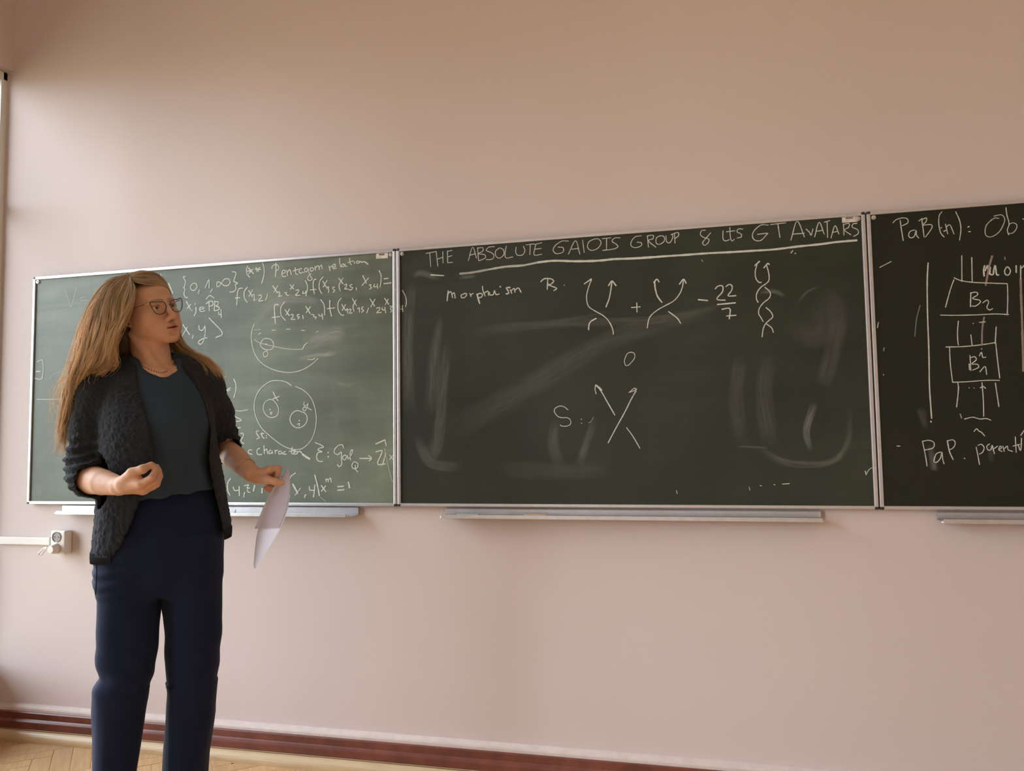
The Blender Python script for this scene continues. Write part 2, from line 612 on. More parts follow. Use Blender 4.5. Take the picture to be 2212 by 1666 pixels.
tray(-2.713, -1.330, 'aluminium chalk tray below the left chalkboard, beside the held paper', True)
tray(-0.980, 0.350, 'long aluminium chalk tray holding two coloured chalk sticks', False)
tray(0.700, 2.05, 'aluminium chalk tray below the right chalkboard, cut off by the picture edge', False)

# sticks of chalk on the middle tray, a small peg on the left tray
def stick(pxa, pxb, py, mat, label):
    a, b = on_wall(pxa, py, -0.060), on_wall(pxb, py, -0.060)
    h = (b[0] - a[0]) / 2
    z = 0.9516 + 0.0045
    bm = bmesh.new()
    add_cyl(bm, (-h, 0, 0), (h, 0, 0), 0.0046, 0.0046, 18)
    bmesh.ops.bevel(bm, geom=[e for e in bm.edges if e.calc_face_angle(0) > 1.0], offset=0.0008, segments=2, affect='EDGES')
    o = bm_obj('chalk_stick', bm, mat, smooth=False)
    o.location = ((a[0] + b[0]) / 2, -0.0595, z)
    tag(o, label, 'chalk', 'chalk sticks on the middle tray')


M['chalk_green'] = mottled('pale_green_chalk', (0.36, 0.43, 0.37), 0.9, 0.06, 90, bump=0.3, bscale=300)
M['chalk_orange'] = mottled('orange_chalk', (0.72, 0.40, 0.19), 0.9, 0.06, 90, bump=0.3, bscale=300)
stick(987, 1034, 1108, M['chalk_green'], 'pale green chalk stick lying at the left end of the middle tray')
stick(1132, 1179, 1109, M['chalk_orange'], 'orange chalk stick lying on the middle tray')
pg = empty('tray_peg', (on_wall(507, 1110, -0.058)[0], -0.058, 0.951))
tag(pg, 'tiny grey peg standing on the left chalk tray beside the cardigan', 'peg')
bm = bmesh.new(); add_cyl(bm, (0, 0, 0), (0, 0, 0.007), 0.0055, 0.0045, 14); bm_obj('peg_base', bm, M['plastic_shade'], pg)
bm = bmesh.new(); add_cyl(bm, (0.001, 0, 0.006), (0.004, 0, 0.018), 0.0018, 0.0014, 10); bm_obj('pin', bm, M['plastic_shade'], pg)


def sticker(corners, label):
    """inventory sticker with a bar code, flat on a board"""
    P = [on_wall(x, y, -0.0192) for x, y in corners]
    c = sum(P) / 4
    u = (P[1] - P[0] + P[2] - P[3]) / 2; v = (P[0] - P[3] + P[1] - P[2]) / 2
    w, h = np.linalg.norm(u), np.linalg.norm(v)
    rt = box_obj('inventory_sticker', (-w / 2, -0.0006, -h / 2), (w / 2, 0.0, h / 2), M['sticker'], None, 0.0002)
    rt.location = c; rt.rotation_euler = (0, -math.atan2(u[2], u[0]), 0)
    tag(rt, label, 'sticker', 'inventory stickers on the boards')
    bm = bmesh.new()
    x = -0.26 * w
    rr = random.Random(5)
    while x < 0.20 * w:
        q = rr.choice([0.010, 0.017, 0.028]) * w
        add_box(bm, (x, -0.0009, -0.06 * h), (x + q, -0.0005, 0.20 * h))
        x += q + rr.choice([0.010, 0.016]) * w
    tag(bm_obj('bar_code', bm, M['ink'], rt), kind='stuff')
    bm = bmesh.new()
    for (x0, x1, z) in ((-0.32, 0.28, 0.33), (-0.36, -0.02, -0.28), (-0.36, -0.12, -0.36)):
        xx = x0 * w
        while xx < x1 * w:
            q = rr.uniform(0.015, 0.03) * w
            add_box(bm, (xx, -0.0009, z * h), (xx + q, -0.0005, (z + 0.045) * h)); xx += q + 0.012 * w
    tag(bm_obj('small_print', bm, M['plastic_shade'], rt), kind='stuff')


sticker([(812.4, 544.6), (838.4, 543.4), (838, 557.6), (813, 559)], 'white bar code sticker at the top right corner of the crowded left board')
sticker([(1818.2, 465.8), (1852.4, 464), (1853, 479), (1819.5, 481.5)], 'white bar code sticker above the last letters of the title')

# ------------------------------------------------------------------ chalk writing
CROPS = {'A': (480, 540, 5.267), 'B': (480, 800, 5.048), 'C': (100, 560, 4.809), 'D': (20, 560, 4.9), 'E': (880, 440, 4.254),
         'F': (1380, 440, 4.096), 'G': (1150, 740, 5.53), 'H': (1880, 420, 5.205), 'I': (1880, 720, 5.205), 'P': (0, 0, 1.0)}
YCH = -0.0197


def strokes_mesh(crop, text, width):
    ox, oy, s = CROPS[crop]
    V, F, A = [], [], []
    rr = random.Random(len(text))
    for st in text.replace('\n', ' ').split('|'):
        nums = st.split()
        if not nums: continue
        wk = 1.0; al = 1.0
        if nums[0][0] == 'w': wk = float(nums.pop(0)[1:])
        if nums[0][0] == 'a': al = float(nums.pop(0)[1:])
        P = np.array([[float(q) for q in n.split(',')] for n in nums]) / s + [ox, oy]
        P = catmull(P, 5)
        W = np.array([on_wall(x, y, YCH) for x, y in P])
        T = np.gradient(W, axis=0); T /= np.linalg.norm(T, axis=1)[:, None] + 1e-9
        N = np.stack([-T[:, 2], np.zeros(len(T)), T[:, 0]], 1)
        b0 = len(V)
        n = len(W)
        W = np.vstack([W[0] - T[0] * 0.0012, W, W[-1] + T[-1] * 0.0012])
        N = np.vstack([N[0], N, N[-1]])
        for i in range(n + 2):
            hw = width * wk * 0.41 * rr.uniform(0.85, 1.15) * (0.35 if i in (0, n + 1) else 1.0)
            V += [W[i] + N[i] * hw, W[i] - N[i] * hw]
            A += [al, al]
        for q in range(b0, len(V)): V[q] = V[q] - np.array([0, (len(F) % 97) * 3e-6, 0])
        F += [(b0 + 2 * i, b0 + 2 * i + 1, b0 + 2 * i + 3, b0 + 2 * i + 2) for i in range(n + 1)]
    return V, F, A


def chalk(board, name, crop, text, label=None, width=0.0048, mat='chalk'):
    V, F, A = strokes_mesh(crop, text, width)
    rt = boards[board]
    V = np.array(V) - np.array(rt.location)
    # slight build-up so that the strokes never share one plane
    V[:, 1] -= RNG.uniform(0, 0.0002)
    o = mesh_obj(name, V, F, M[mat], rt, attrs={'alpha': A})
    o['kind'] = 'stuff'
    if label: o['label'] = label
    return o


chalk(0, 'chalk_writing', 'A', '''290,182 275,230 285,280 315,312|w1.3 300,205 330,240 355,270|352,215 325,245 300,275|285,240 335,240|385,200 415,245|430,195 390,245|375,218 440,222|455,138 475,200 475,290 450,380
|w1.2 610,150 612,230 605,305|565,215 570,185 610,165 640,185 640,220 610,240|680,270 715,258 715,235 690,235 678,270 690,302 725,300|735,230 742,295|740,260 765,225 780,250 785,285|830,200 838,270 862,280|805,240 870,220
|905,215 885,215 875,245 890,265 910,250 912,215 915,250 932,260|965,205 940,215 940,245 965,245 975,210 985,250 1005,300 1025,330 1000,350 975,335 980,300 1010,270|1015,200 1000,215 1010,240 1032,235 1038,210 1015,200|1055,185 1062,235|1060,205 1085,180 1100,195 1105,225|1105,195 1130,175 1138,215
|1215,180 1228,240|1222,205 1250,180|1255,200 1285,190 1285,165 1262,170 1258,205 1275,215 1300,205|1335,95 1340,160 1352,197|1385,160 1365,165 1360,185 1380,190 1395,160 1400,185 1420,185|1450,95 1455,150 1470,170|1430,145 1490,125|1500,130 1508,157|1540,125 1525,140 1540,155 1560,140 1540,125|w1.3 1565,130 1590,140 1620,135 1660,165''', 'white chalk words Pentagon relation along the top of the board')
chalk(0, 'chalk_formula', 'A', '''230,435 195,440 175,480 170,560 165,630|148,548 200,545|285,425 250,480 255,550 285,598|300,460 345,530|345,455 305,530|335,530 362,505 365,580|410,520 440,515 445,540 415,580 465,575|515,500 510,540 490,575
|w1.1 575,408 625,480|632,408 590,480|618,490 650,480 655,505 640,530 680,520|710,490 735,485 725,505 755,520|770,395 815,445|815,395 775,450|835,460 870,455 865,480 835,515 885,515|920,470 915,495 945,490|950,465 955,525|945,348 970,410 965,470 950,520
|w1.1 1070,335 1045,340 1035,390 1040,450 1050,500|1000,455 1070,450|1150,305 1110,360 1105,440 1135,500|1145,355 1190,430|1195,345 1150,425|1190,440 1210,420 1212,485|1280,425 1260,425 1260,445 1280,460 1262,485
|w1.1 1325,320 1375,385|1375,320 1330,400 1345,470|1390,400 1415,390 1415,415 1395,445 1430,445|1480,395 1455,400 1460,420 1485,430 1465,455 1440,450|1525,430 1528,460|w1.1 1600,290 1640,380|1665,320 1590,405|1670,400 1695,395 1685,415 1700,430 1675,448|1735,385 1725,420 1760,415|1765,385 1770,440|1785,235 1808,290 1805,370 1795,425|w1.2 1840,330 1890,322|w1.2 1840,385 1925,375''', 'white chalk formula line ending in an equals sign')
chalk(0, 'chalk_formula', 'A', '''w1.2 640,625 600,625 595,690 605,840|565,770 655,758|712,592 670,650 670,740 720,802|w1.1 715,680 765,750|768,670 725,745|780,740 805,735 805,760 785,790 830,790|880,735 855,740 860,760 880,765 860,785|915,745 922,782|w1.1 950,640 1000,725|1005,645 955,715|1015,735 1045,740 1040,760 1070,765 1060,785|1100,730 1105,750 1135,750|1135,725 1145,790|1120,565 1160,630 1165,745
|w1.3 1225,575 1225,660 1245,755|1195,670 1280,660|1355,548 1320,600 1320,680 1350,735 1385,745|1360,620 1405,690|1405,620 1365,690|1410,690 1425,670 1430,725|1440,680 1465,675 1460,695 1450,720 1480,715|1480,550 1530,640|1525,570 1490,640 1500,700|1540,670 1560,660 1562,710|1610,650 1590,655 1590,675 1610,690 1585,710|1665,660 1645,720|w1.1 1680,555 1735,640|1740,560 1690,650|1755,665 1790,655 1790,680 1760,715 1810,710|1820,655 1825,685 1855,680|1850,650 1862,720|w1.1 1848,550 1895,620|1890,560 1855,625|1905,640 1930,645 1915,670 1930,690 1915,710''', 'white chalk formula line running to the right edge of the left board')
chalk(1, 'chalk_writing', 'A', '''2025,645 2025,675 2050,670|2050,630 2055,705|2050,460 2085,530 2095,600 2085,645''', 'end of a formula, a 4 and a bracket, at the left edge of the middle board', 0.0040)
chalk(0, 'chalk_drawing', 'A', '''365,840 335,930 335,1050 370,1180 440,1280 550,1350 680,1388 800,1392 920,1360 1020,1300 1090,1235|a.6 360,912 435,905|565,915 605,912|735,902 775,902|900,915 940,918|415,960 440,945|a.7 1065,940 1095,925|a.8 362,1018 420,1055 500,1078 600,1100 720,1125 830,1133 915,1130|440,1055 470,1015 515,1008 560,1025 585,1070 575,1120 530,1138 470,1125 435,1085 440,1055|w1.6 490,1070 512,1080|495,1150 470,1175 475,1210 500,1215 522,1190 510,1155 495,1150|915,1130 935,1085 970,1055|975,1245 1020,1250 1055,1232|a.5 360,570 400,560''', 'half wiped chalk sphere with a small circle marked 0', 0.0036)
chalk(0, 'chalk_drawing', 'B', '''755,170 700,130 620,112 530,120 450,170 390,240 355,330 350,430 375,530 430,630 490,690 560,750 640,810 720,850 800,865 870,855 940,800 990,720 1020,610 1025,500 1005,390 960,290 880,215 800,178|560,330 520,318 470,345 448,400 460,460 500,505 550,515 600,490 615,430 595,370 560,330|w1.4 518,425 525,432|530,455 540,460 538,480 525,475 530,455|w1.2 555,235 580,290 610,335|w1.2 620,285 550,315|w1.1 880,460 825,440 775,460 742,510 745,565 785,615 840,628 895,600 925,550 920,490 885,455|w1.4 838,545 845,552|818,590 845,582 838,608|895,345 890,375 905,390 935,365 940,350 930,400 905,440 880,430 890,405 930,410 975,435''', 'chalk circle holding two smaller circles marked x and y', 0.0038)
chalk(0, 'chalk_writing', 'B', '''w.7 0,100 40,65|20,180 65,235|90,190 30,235|5,215 85,215|125,95 148,150 148,220 125,300|a.8 20,445 100,435 190,445 280,430|130,500 210,545 135,562|w1.2 150,565 150,640 155,705|w1.1 125,640 200,625|55,620 75,640 70,670|200,690 230,690 225,730 205,760 220,790 240,800|395,660 370,670 385,705 405,735 375,750|430,680 435,720 460,745|420,695 455,690|w1.3 478,712 482,716|w1.3 480,735 485,738''', 'white chalk letters beside the raised cuff: a star, F hat 2 and st')
chalk(0, 'chalk_writing', 'B', '''160,855 170,885|165,865 185,855 195,885|195,865 215,855 225,890|w1.2 245,872 252,885|325,870 295,870 285,900 330,920|410,850 385,865 380,905 400,920 435,918|455,820 460,910|460,880 485,860 495,915|530,870 510,885 515,910 540,900 545,875 550,910|575,870 580,910|580,880 605,870|640,880 615,890 620,915 645,905 650,880 655,915|690,885 670,895 670,915 700,915|765,840 755,900 775,915|730,885 800,870|775,895 800,890 795,880 780,890 785,915 810,910|815,880 820,915|w1.2 820,895 850,885 875,915|w2 875,915 915,945 955,968|w1.3 260,945 265,975''', 'white chalk words ending in character')
chalk(0, 'chalk_formula', 'B', '''1015,790 1075,815 1105,840 1060,850 1045,870 1090,890 1045,900 1030,950 1050,990 1095,995|w1.5 1150,895 1158,900|w1.5 1152,942 1160,946|1325,850 1310,815 1270,820 1230,860 1225,900 1260,920 1300,895 1300,960 1305,1020 1280,1052 1255,1030|1350,925 1320,935 1315,965 1340,975 1365,930 1370,970|1380,965 1410,920 1425,880 1410,870 1395,910 1400,980|1460,1000 1430,1005 1415,1050 1440,1075 1475,1060 1480,1020 1450,1000|1450,1035 1455,1080 1480,1112|w1.3 1500,962 1630,962|1595,930 1632,962 1600,990|w1.3 1675,805 1775,760|1775,760 1790,825|w1.2 1675,890 1745,885 1695,1020 1780,1022|1785,905 1750,1035|1825,925 1865,975|1864,928 1825,975|a.4 1770,850 1800,1000 1855,1220''', 'white chalk formula with an arrow at the lower right of the left board')
chalk(0, 'chalk_formula', 'B', '''w1.2 90,1180 60,1230 60,1310 85,1365|120,1270 135,1310 180,1310|w1.3 185,1265 188,1370|w1.2 245,1330 235,1385|240,1260 290,1250 270,1285 300,1285|275,1300 280,1325 305,1335|w1.5 355,1255 340,1320|w1.5 435,1285 435,1340|800,1120 750,1160 735,1220 728,1300 738,1385|w1.6 768,1240 820,1335 830,1345|855,1285 795,1365|w1.3 912,1355 895,1390|w1.2 950,1265 955,1305 1000,1310|w1.2 1010,1250 1005,1320 995,1385|w1.3 1010,1140 1040,1260 1060,1370|w1.2 1080,1255 1130,1325|w1.1 1130,1260 1082,1320|1130,1185 1135,1220|1135,1200 1150,1185 1158,1220|1158,1200 1180,1175 1190,1225|w1.4 1258,1270 1325,1265|w1.4 1258,1310 1328,1303|w1.6 1375,1220 1390,1285|a.4 1070,1380 1130,1435''', 'bottom chalk formula of the left board, partly behind the held paper')
chalk(0, 'chalk_writing', 'C', '''1190,155 1197,205|w1.3 1270,250 1315,355|1445,180 1425,185 1445,230 1435,285 1425,295 1440,310 1430,360 1445,395 1470,398|1530,250 1500,280 1505,315 1535,325 1565,290 1555,255 1530,250|1590,315 1578,360|1650,300 1690,215 1692,300|1725,310 1705,345|1770,285 1775,240 1800,240 1850,275 1890,270 1910,235 1890,205 1850,210 1820,250 1790,285 1770,285|1930,130 1970,140 1960,190 1950,230 1990,250 1965,265 1970,310 1940,340 1905,340
|w1.2 1455,440 1500,525|1500,470 1460,515|w1.3 1510,530 1514,535|w1.2 1555,500 1555,550 1535,590|w1.3 1545,462 1548,468|1640,500 1600,500 1595,530 1615,545 1650,535|1600,520 1640,515|1660,415 1700,378 1745,405|1690,440 1695,540|1660,465 1690,440 1725,440 1730,475 1695,490|1750,435 1745,535|1745,440 1785,445 1780,480 1750,485 1795,500 1790,525 1745,537|1790,545 1795,575 1820,570|1815,520 1820,610|1370,600 1350,640
|w1.2 1420,680 1490,785|1465,705 1412,800|1525,790 1518,825|w1.1 1585,690 1590,730 1620,740 1645,700 1650,690 1650,780 1630,855 1600,885 1580,860 1620,830 1670,815|w1.1 1690,610 1830,765 1760,815''', 'white chalk set braces and symbols beside the face')
chalk(0, 'chalk_writing', 'D', '''a.45 585,318 625,420 652,510 685,400 715,292|a.45 750,412 805,398|a.45 755,445 825,430|a.3 985,270 965,380|295,1088 355,1078 348,1258 265,1262|w1.4 283,1190 330,1188|a.8 290,1485 400,1484 530,1482|a.5 475,1560 490,1630|a.4 560,1180 580,1210 620,1205|a.35 430,1260 480,1210 560,1190''', 'faint chalk letter V and brackets left of the blonde hair')
chalk(1, 'chalk_title', 'E', '''170,458 265,440|205,450 215,580|265,440 280,575|325,440 328,545|275,510 328,492|368,435 370,540|368,438 412,430|370,490 410,478|370,543 415,540|560,525 600,400 635,500|575,475 625,460|645,405 655,525|645,410 690,405 695,435 655,460 710,470 715,500 660,525|800,395 750,400 725,430 770,450 795,475 780,510 725,515|840,410 810,440 815,485 850,500 885,470 885,430 860,410 840,410|910,390 900,440 905,498 970,490|1000,400 995,445 1015,475 1060,470 1080,430 1065,390|1090,380 1165,370|1130,375 1125,470|1170,375 1235,360|1180,375 1165,470 1235,465|1170,420 1230,412
|1480,345 1420,345 1360,385 1340,430 1370,460 1430,445 1430,405 1385,400|1480,465 1545,340 1585,465|1510,420 1570,412|1610,335 1625,450|1720,325 1670,350 1655,400 1690,430 1750,410 1780,360 1755,325 1720,325|1790,322 1870,315|1830,320 1830,428|1795,430 1870,422|1955,315 1910,315 1880,345 1915,370 1935,395 1905,415 1875,420|2150,295 2095,305 2060,345 2055,385 2090,405 2145,390 2150,360 2110,355''', 'chalk title, first words THE ABSOLUTE GALOIS', 0.0034)
chalk(1, 'chalk_title', 'F', '''75,285 85,385|75,285 125,280 125,310 85,330 150,385|185,285 155,305 155,350 185,360 225,330 220,290 185,285|240,285 245,335 275,345 300,300 295,270|315,260 320,350|285,275 345,255 350,285 320,310|590,235 555,240 545,275 575,300 620,315 610,350 580,368 565,345 600,300 635,258
|745,240 745,310 765,330 800,320|805,210 810,300 825,330 845,315|775,250 850,240|920,225 880,225 870,250 905,270 905,295 870,305|1145,190 1080,190 1020,240 1005,290 1030,325 1080,325 1130,275 1135,262 1050,272|1165,185 1300,170|1230,180 1248,300|1345,325 1400,155 1465,295|1365,270 1465,262|1480,225 1510,255 1525,280 1540,225|1555,295 1595,165 1640,270|1575,245 1630,235|1640,165 1690,150|1665,160 1670,300|1700,305 1735,195 1770,270|1715,255 1760,245|1810,180 1815,280|1810,185 1860,175 1855,210 1820,235 1875,275|1930,175 1895,180 1890,210 1935,230 1940,265 1900,290''', 'chalk title, last words GROUP & its GT AVATARS', 0.0036)
chalk(1, 'chalk_underline', 'E', '''a.6 480,645 600,632 750,605|a.8 750,605 900,580 1060,568 1200,540|1200,540 1350,525 1550,530 1750,525 1900,510 2050,505 2212,495 2330,487''', 'long thick chalk underline below the title', 0.0095)
chalk(1, 'chalk_underline', 'F', '''0,485 200,468 400,455 600,440 800,430 1000,418 1200,405 1400,380|1400,380 1600,360 1750,340 1930,325''', 'right end of the chalk underline', 0.0085)
chalk(1, 'chalk_writing', 'E', '''w1.1 365,895 375,800|370,830 400,810 415,865|410,835 430,820 440,870|520,830 495,840 500,865 530,860 545,830 520,825|575,825 585,855|580,840 605,825|w1.4 640,830 650,870 665,920|640,840 665,825 690,835 680,860 650,865|690,760 695,800 715,850|700,825 740,805 745,845|755,815 760,840 790,835 800,800 815,835 845,830|w1.2 850,760 858,768|w1.2 945,770 910,775 925,800 930,825 905,830|945,790 960,825|955,800 980,780 990,815|990,795 1020,775 1045,815|w1.1 1225,718 1260,690 1320,690|1290,695 1285,790|1320,690 1345,710 1320,740 1290,745 1330,760 1372,780 1345,800|1440,748 1444,751|w1.2 215,655 335,662''', 'chalk word morphism and a letter B under the title')
chalk(1, 'chalk_drawing', 'E', '''w1.2 1625,738 1690,692|1690,692 1690,710|1690,700 1665,770 1648,840 1650,900 1670,950 1730,990 1800,1030 1850,1080 1885,1150 1893,1200|w1.3 1735,1055 1690,1080 1670,1110 1665,1160|w1.2 1825,950 1855,870 1870,790 1880,715|w1.4 1848,755 1880,712 1918,755|w1.1 2060,955 2140,948|w1.1 2108,912 2110,998''', 'chalk braid crossing with two arrow heads, left of the plus sign', 0.0042)
chalk(1, 'chalk_drawing', 'F', '''w1.2 130,700 160,670 180,695|w1.4 140,690 145,750 165,820 205,875|75,1100 80,1060 100,1000 160,945 230,905 310,860 360,800 385,740 395,680|w1.3 358,715 395,670 418,705|w1.1 262,955 310,990 345,1020 370,1060''', 'chalk braid crossing with two arrow heads, right of the plus sign', 0.0042)
chalk(1, 'chalk_writing', 'F', '''w1.2 525,850 610,858|675,755 700,730 740,730 740,780 690,845 765,855|770,735 800,715 825,730 820,770 790,815 860,815|w1.2 695,893 855,878|w1.1 735,935 805,930 800,1020|775,995 860,988|a.7 1345,438 1362,415|1380,440 1388,443|a.5 555,498 565,512''', 'chalk fraction minus 22 over 7')
chalk(1, 'chalk_drawing', 'F', '''w1.3 1025,550 1068,510|1045,540 1030,600 1035,660 1060,695 1085,697|w1.2 1105,570 1140,530 1155,540|1130,545 1150,620 1150,680 1120,712 1080,740 1045,790 1040,840 1055,875|1115,740 1150,770 1165,800 1150,840 1100,880 1065,930 1060,975 1075,1000 1100,1045|1125,920 1165,955 1185,1000 1150,1035 1120,1065 1100,1110 1090,1180|1130,1065 1175,1100 1190,1140''', 'tall chalk braid of two twisted strands under the title', 0.0042)
chalk(1, 'chalk_writing', 'G', '''1110,270 1100,215 1130,140 1170,118 1215,130 1222,180 1190,230 1140,275 1108,272|425,805 380,770 330,760 275,785 262,825 300,880 350,898 420,900 455,930 455,975 410,1000 350,998 332,985|w1.3 583,915 588,920|w1.3 585,963 590,966|a.4 670,960 700,945 730,895''', 'chalk number 0 and the letter S with a colon', 0.0032)
chalk(1, 'chalk_drawing', 'G', '''w1.3 985,868 900,720 820,580 770,520|755,510 748,560 762,615|w1.8 755,508 800,540 830,572|w1.3 905,1200 1000,1020 1100,840 1180,680 1230,590|1155,598 1222,545 1240,590|1160,595 1220,575 1250,555|w1.2 1125,1018 1200,1120 1285,1265''', 'two crossing chalk arrows in the middle of the board', 0.0034)
chalk(1, 'chalk_drawing', 'P', '''a.6 1618,1052 1620,1060|1642,1049 1645,1050|1672,1047 1674,1048|1690,1046 1705,1045|a.7 1461,1060 1463,1067|a.7 1871,1025 1878,1014 1886,1010|1869,1018 1871,1026''', None, 0.0036)
chalk(2, 'chalk_title', 'H', '''255,320 290,285 360,265 415,275 420,320 355,355|w1.1 335,290 350,400 370,520|500,400 450,415 430,460 455,490 495,470 515,405 520,460 545,490|545,300 585,270|580,290 605,480|580,285 630,265 625,310 590,345 680,340 690,380 620,480|805,195 775,240 770,330 790,430 830,480|w1.2 790,380 802,372|w1.1 825,415 850,405|845,335 870,445|850,370 895,345 940,445|960,195 1005,300 1018,400 1003,515|w1.3 1095,370 1112,360|w1.3 1105,420 1125,418|a.8 1445,270 1390,270 1310,340 1290,420 1310,470 1370,475 1450,420 1500,330 1510,270 1470,230 1390,245|1525,150 1535,230 1560,330 1540,400 1555,455|a.8 1555,340 1600,320 1645,340 1640,390 1600,435 1560,440|1715,275 1725,280''', 'chalk words PaB(n): Ob along the top of the right board', 0.0034)
chalk(2, 'chalk_drawing', 'H', '''w1.3 650,770 640,950 640,1150 645,1400 655,1666 660,1860 665,2160 685,2460 690,2520|w1.5 680,2550 684,2562|1028,690 1030,980|1140,710 1145,985|940,938 1020,970 1160,990 1350,998 1540,1005 |1540,1005 1545,1150 1540,1340|940,960 900,1070 845,1270|790,1358 950,1360 1200,1355 1400,1345 1555,1352|w1.2 1130,1105 1125,1265|1125,1110 1190,1100 1205,1130 1150,1170 1225,1190 1235,1215 1185,1255 1140,1255|1265,1220 1310,1190 1330,1215 1310,1270 1340,1300 1375,1285|990,1425 980,1550 985,1666 992,1695|1130,1580 1140,1666 1145,1695|1415,1490 1405,1666 1412,1672|1155,1450 1160,1453|1225,1440 1290,1435
|a.8 105,822 235,755|90,1440 80,1500|a.3 560,1245 520,1400 500,1600|a.5 1512,705 1514,735|w1.3 145,2028 150,2030|a.6 155,1725 150,1760|298,2830 335,2832''', 'chalk box with B2 and the lines above it on the right board', 0.0036)
chalk(2, 'chalk_writing', 'H', '''w1.3 1280,920 1275,850 1285,800|w1.3 1290,860 1320,800 1330,900|w1.2 1350,820 1345,890 1380,900 1390,840 1405,800 1420,900 1445,905|1530,820 1510,860 1520,900 1555,905 1575,860 1550,820 1530,820|w1.2 1640,800 1640,880|1690,800 1690,950|1700,830 1728,800''', 'chalk word beginning with mor at the picture edge', 0.0044)
chalk(2, 'chalk_stroke', 'H', '''w1.2 1370,690 1340,800 1310,950 1297,1025|1280,1380 1260,1500 1255,1666 1256,1700|w1.3 1690,945 1695,1150 1705,1400 1712,1666 1720,1990''', 'pinkish brown chalk strokes over the boxes', 0.0062, 'chalk_pink')
chalk(2, 'chalk_drawing', 'I', '''850,155 1050,150 1250,130 1410,105|1410,115 1430,300 1455,505|890,160 900,350 925,552|925,552 1100,545 1300,530 1452,530|1120,250 1130,420|1110,345 1115,410|1125,275 1175,265 1190,300 1140,345 1205,350 1215,385 1150,415|1225,255 1250,215 1265,270 1300,270|w1.3 1250,175 1253,178|1230,435 1290,375 1308,465|w1.1 985,560 990,640 970,830|1255,555 1270,750 1275,935|1405,560 1425,690 1445,825|1110,612 1113,615|1165,615 1168,617|1235,615 1270,600 1295,620|a.7 1010,908 1025,955|1060,965 1150,945 1230,965 1300,960 1355,978|1165,1105 1195,1075 1220,1100 1250,1115 1285,1155''', 'chalk box with B1 and i, and the brace below it', 0.0036)
chalk(2, 'chalk_writing', 'I', '''585,1215 615,1350 638,1495|590,1215 660,1205 715,1230 705,1290 610,1315|790,1335 740,1360 715,1440 750,1450 790,1400 805,1335 815,1420 830,1470|w1.3 865,1210 890,1330 930,1420|865,1210 930,1200 955,1240 930,1290 890,1310|w1.3 1055,1405 1064,1410|1190,1280 1210,1380 1228,1478|1210,1262 1250,1250 1280,1290 1260,1340 1225,1360|1340,1245 1310,1270 1320,1310 1355,1310 1370,1260 1385,1320|1375,1280 1395,1355|1390,1300 1430,1270|1440,1310 1475,1290 1460,1270 1445,1310 1480,1330|1490,1270 1505,1330|1505,1300 1540,1270 1550,1310 1600,1330|1630,1165 1640,1340|1605,1270 1680,1250|1660,1250 1690,1320 1700,1180|1690,1150 1728,1095''', 'chalk words PaP. parenth at the bottom of the right board', 0.0034)


# ------------------------------------------------------------------ wiped chalk dust
def smear(board, pts, w0, w1, alpha, stretch=(9.0, 120.0), name='chalk_smear'):
    P = catmull(np.array(pts, float), 8)
    W = np.array([on_wall(x, y, YCH + 0.0006) for x, y in P])
    T = np.gradient(W, axis=0); T /= np.linalg.norm(T, axis=1)[:, None] + 1e-9
    N = np.stack([-T[:, 2], np.zeros(len(T)), T[:, 0]], 1)
    n = len(W)
    L = np.r_[0, np.cumsum(np.linalg.norm(np.diff(W, axis=0), axis=1))]
    V, F, A, S = [], [], [], []
    K = 9
    so = RNG.uniform(0, 50)
    for i in range(n):
        t = i / (n - 1)
        w = (w0 * (1 - t) + w1 * t) * 0.00185 / 2
        e = min(1.0, 4 * t, 4 * (1 - t)) ** 0.8
        for j in range(K):
            s = -1 + 2 * j / (K - 1)
            V.append(W[i] + N[i] * w * s)
            A.append(alpha * e * (1 - s * s) ** 0.8)
            S.append((L[i] * stretch[0] + so, w * s * stretch[1] + so, so))
    for i in range(n - 1):
        for j in range(K - 1):
            a = i * K + j
            F.append((a, a + 1, a + K + 1, a + K))
    rt = boards[board]
    V = np.array(V) - np.array(rt.location)
    V[:, 1] += RNG.uniform(0, 0.0003)
    o = mesh_obj(name, V, F, M['smear'], rt, attrs={'alpha': A, 'streak': np.array(S)})
    return o


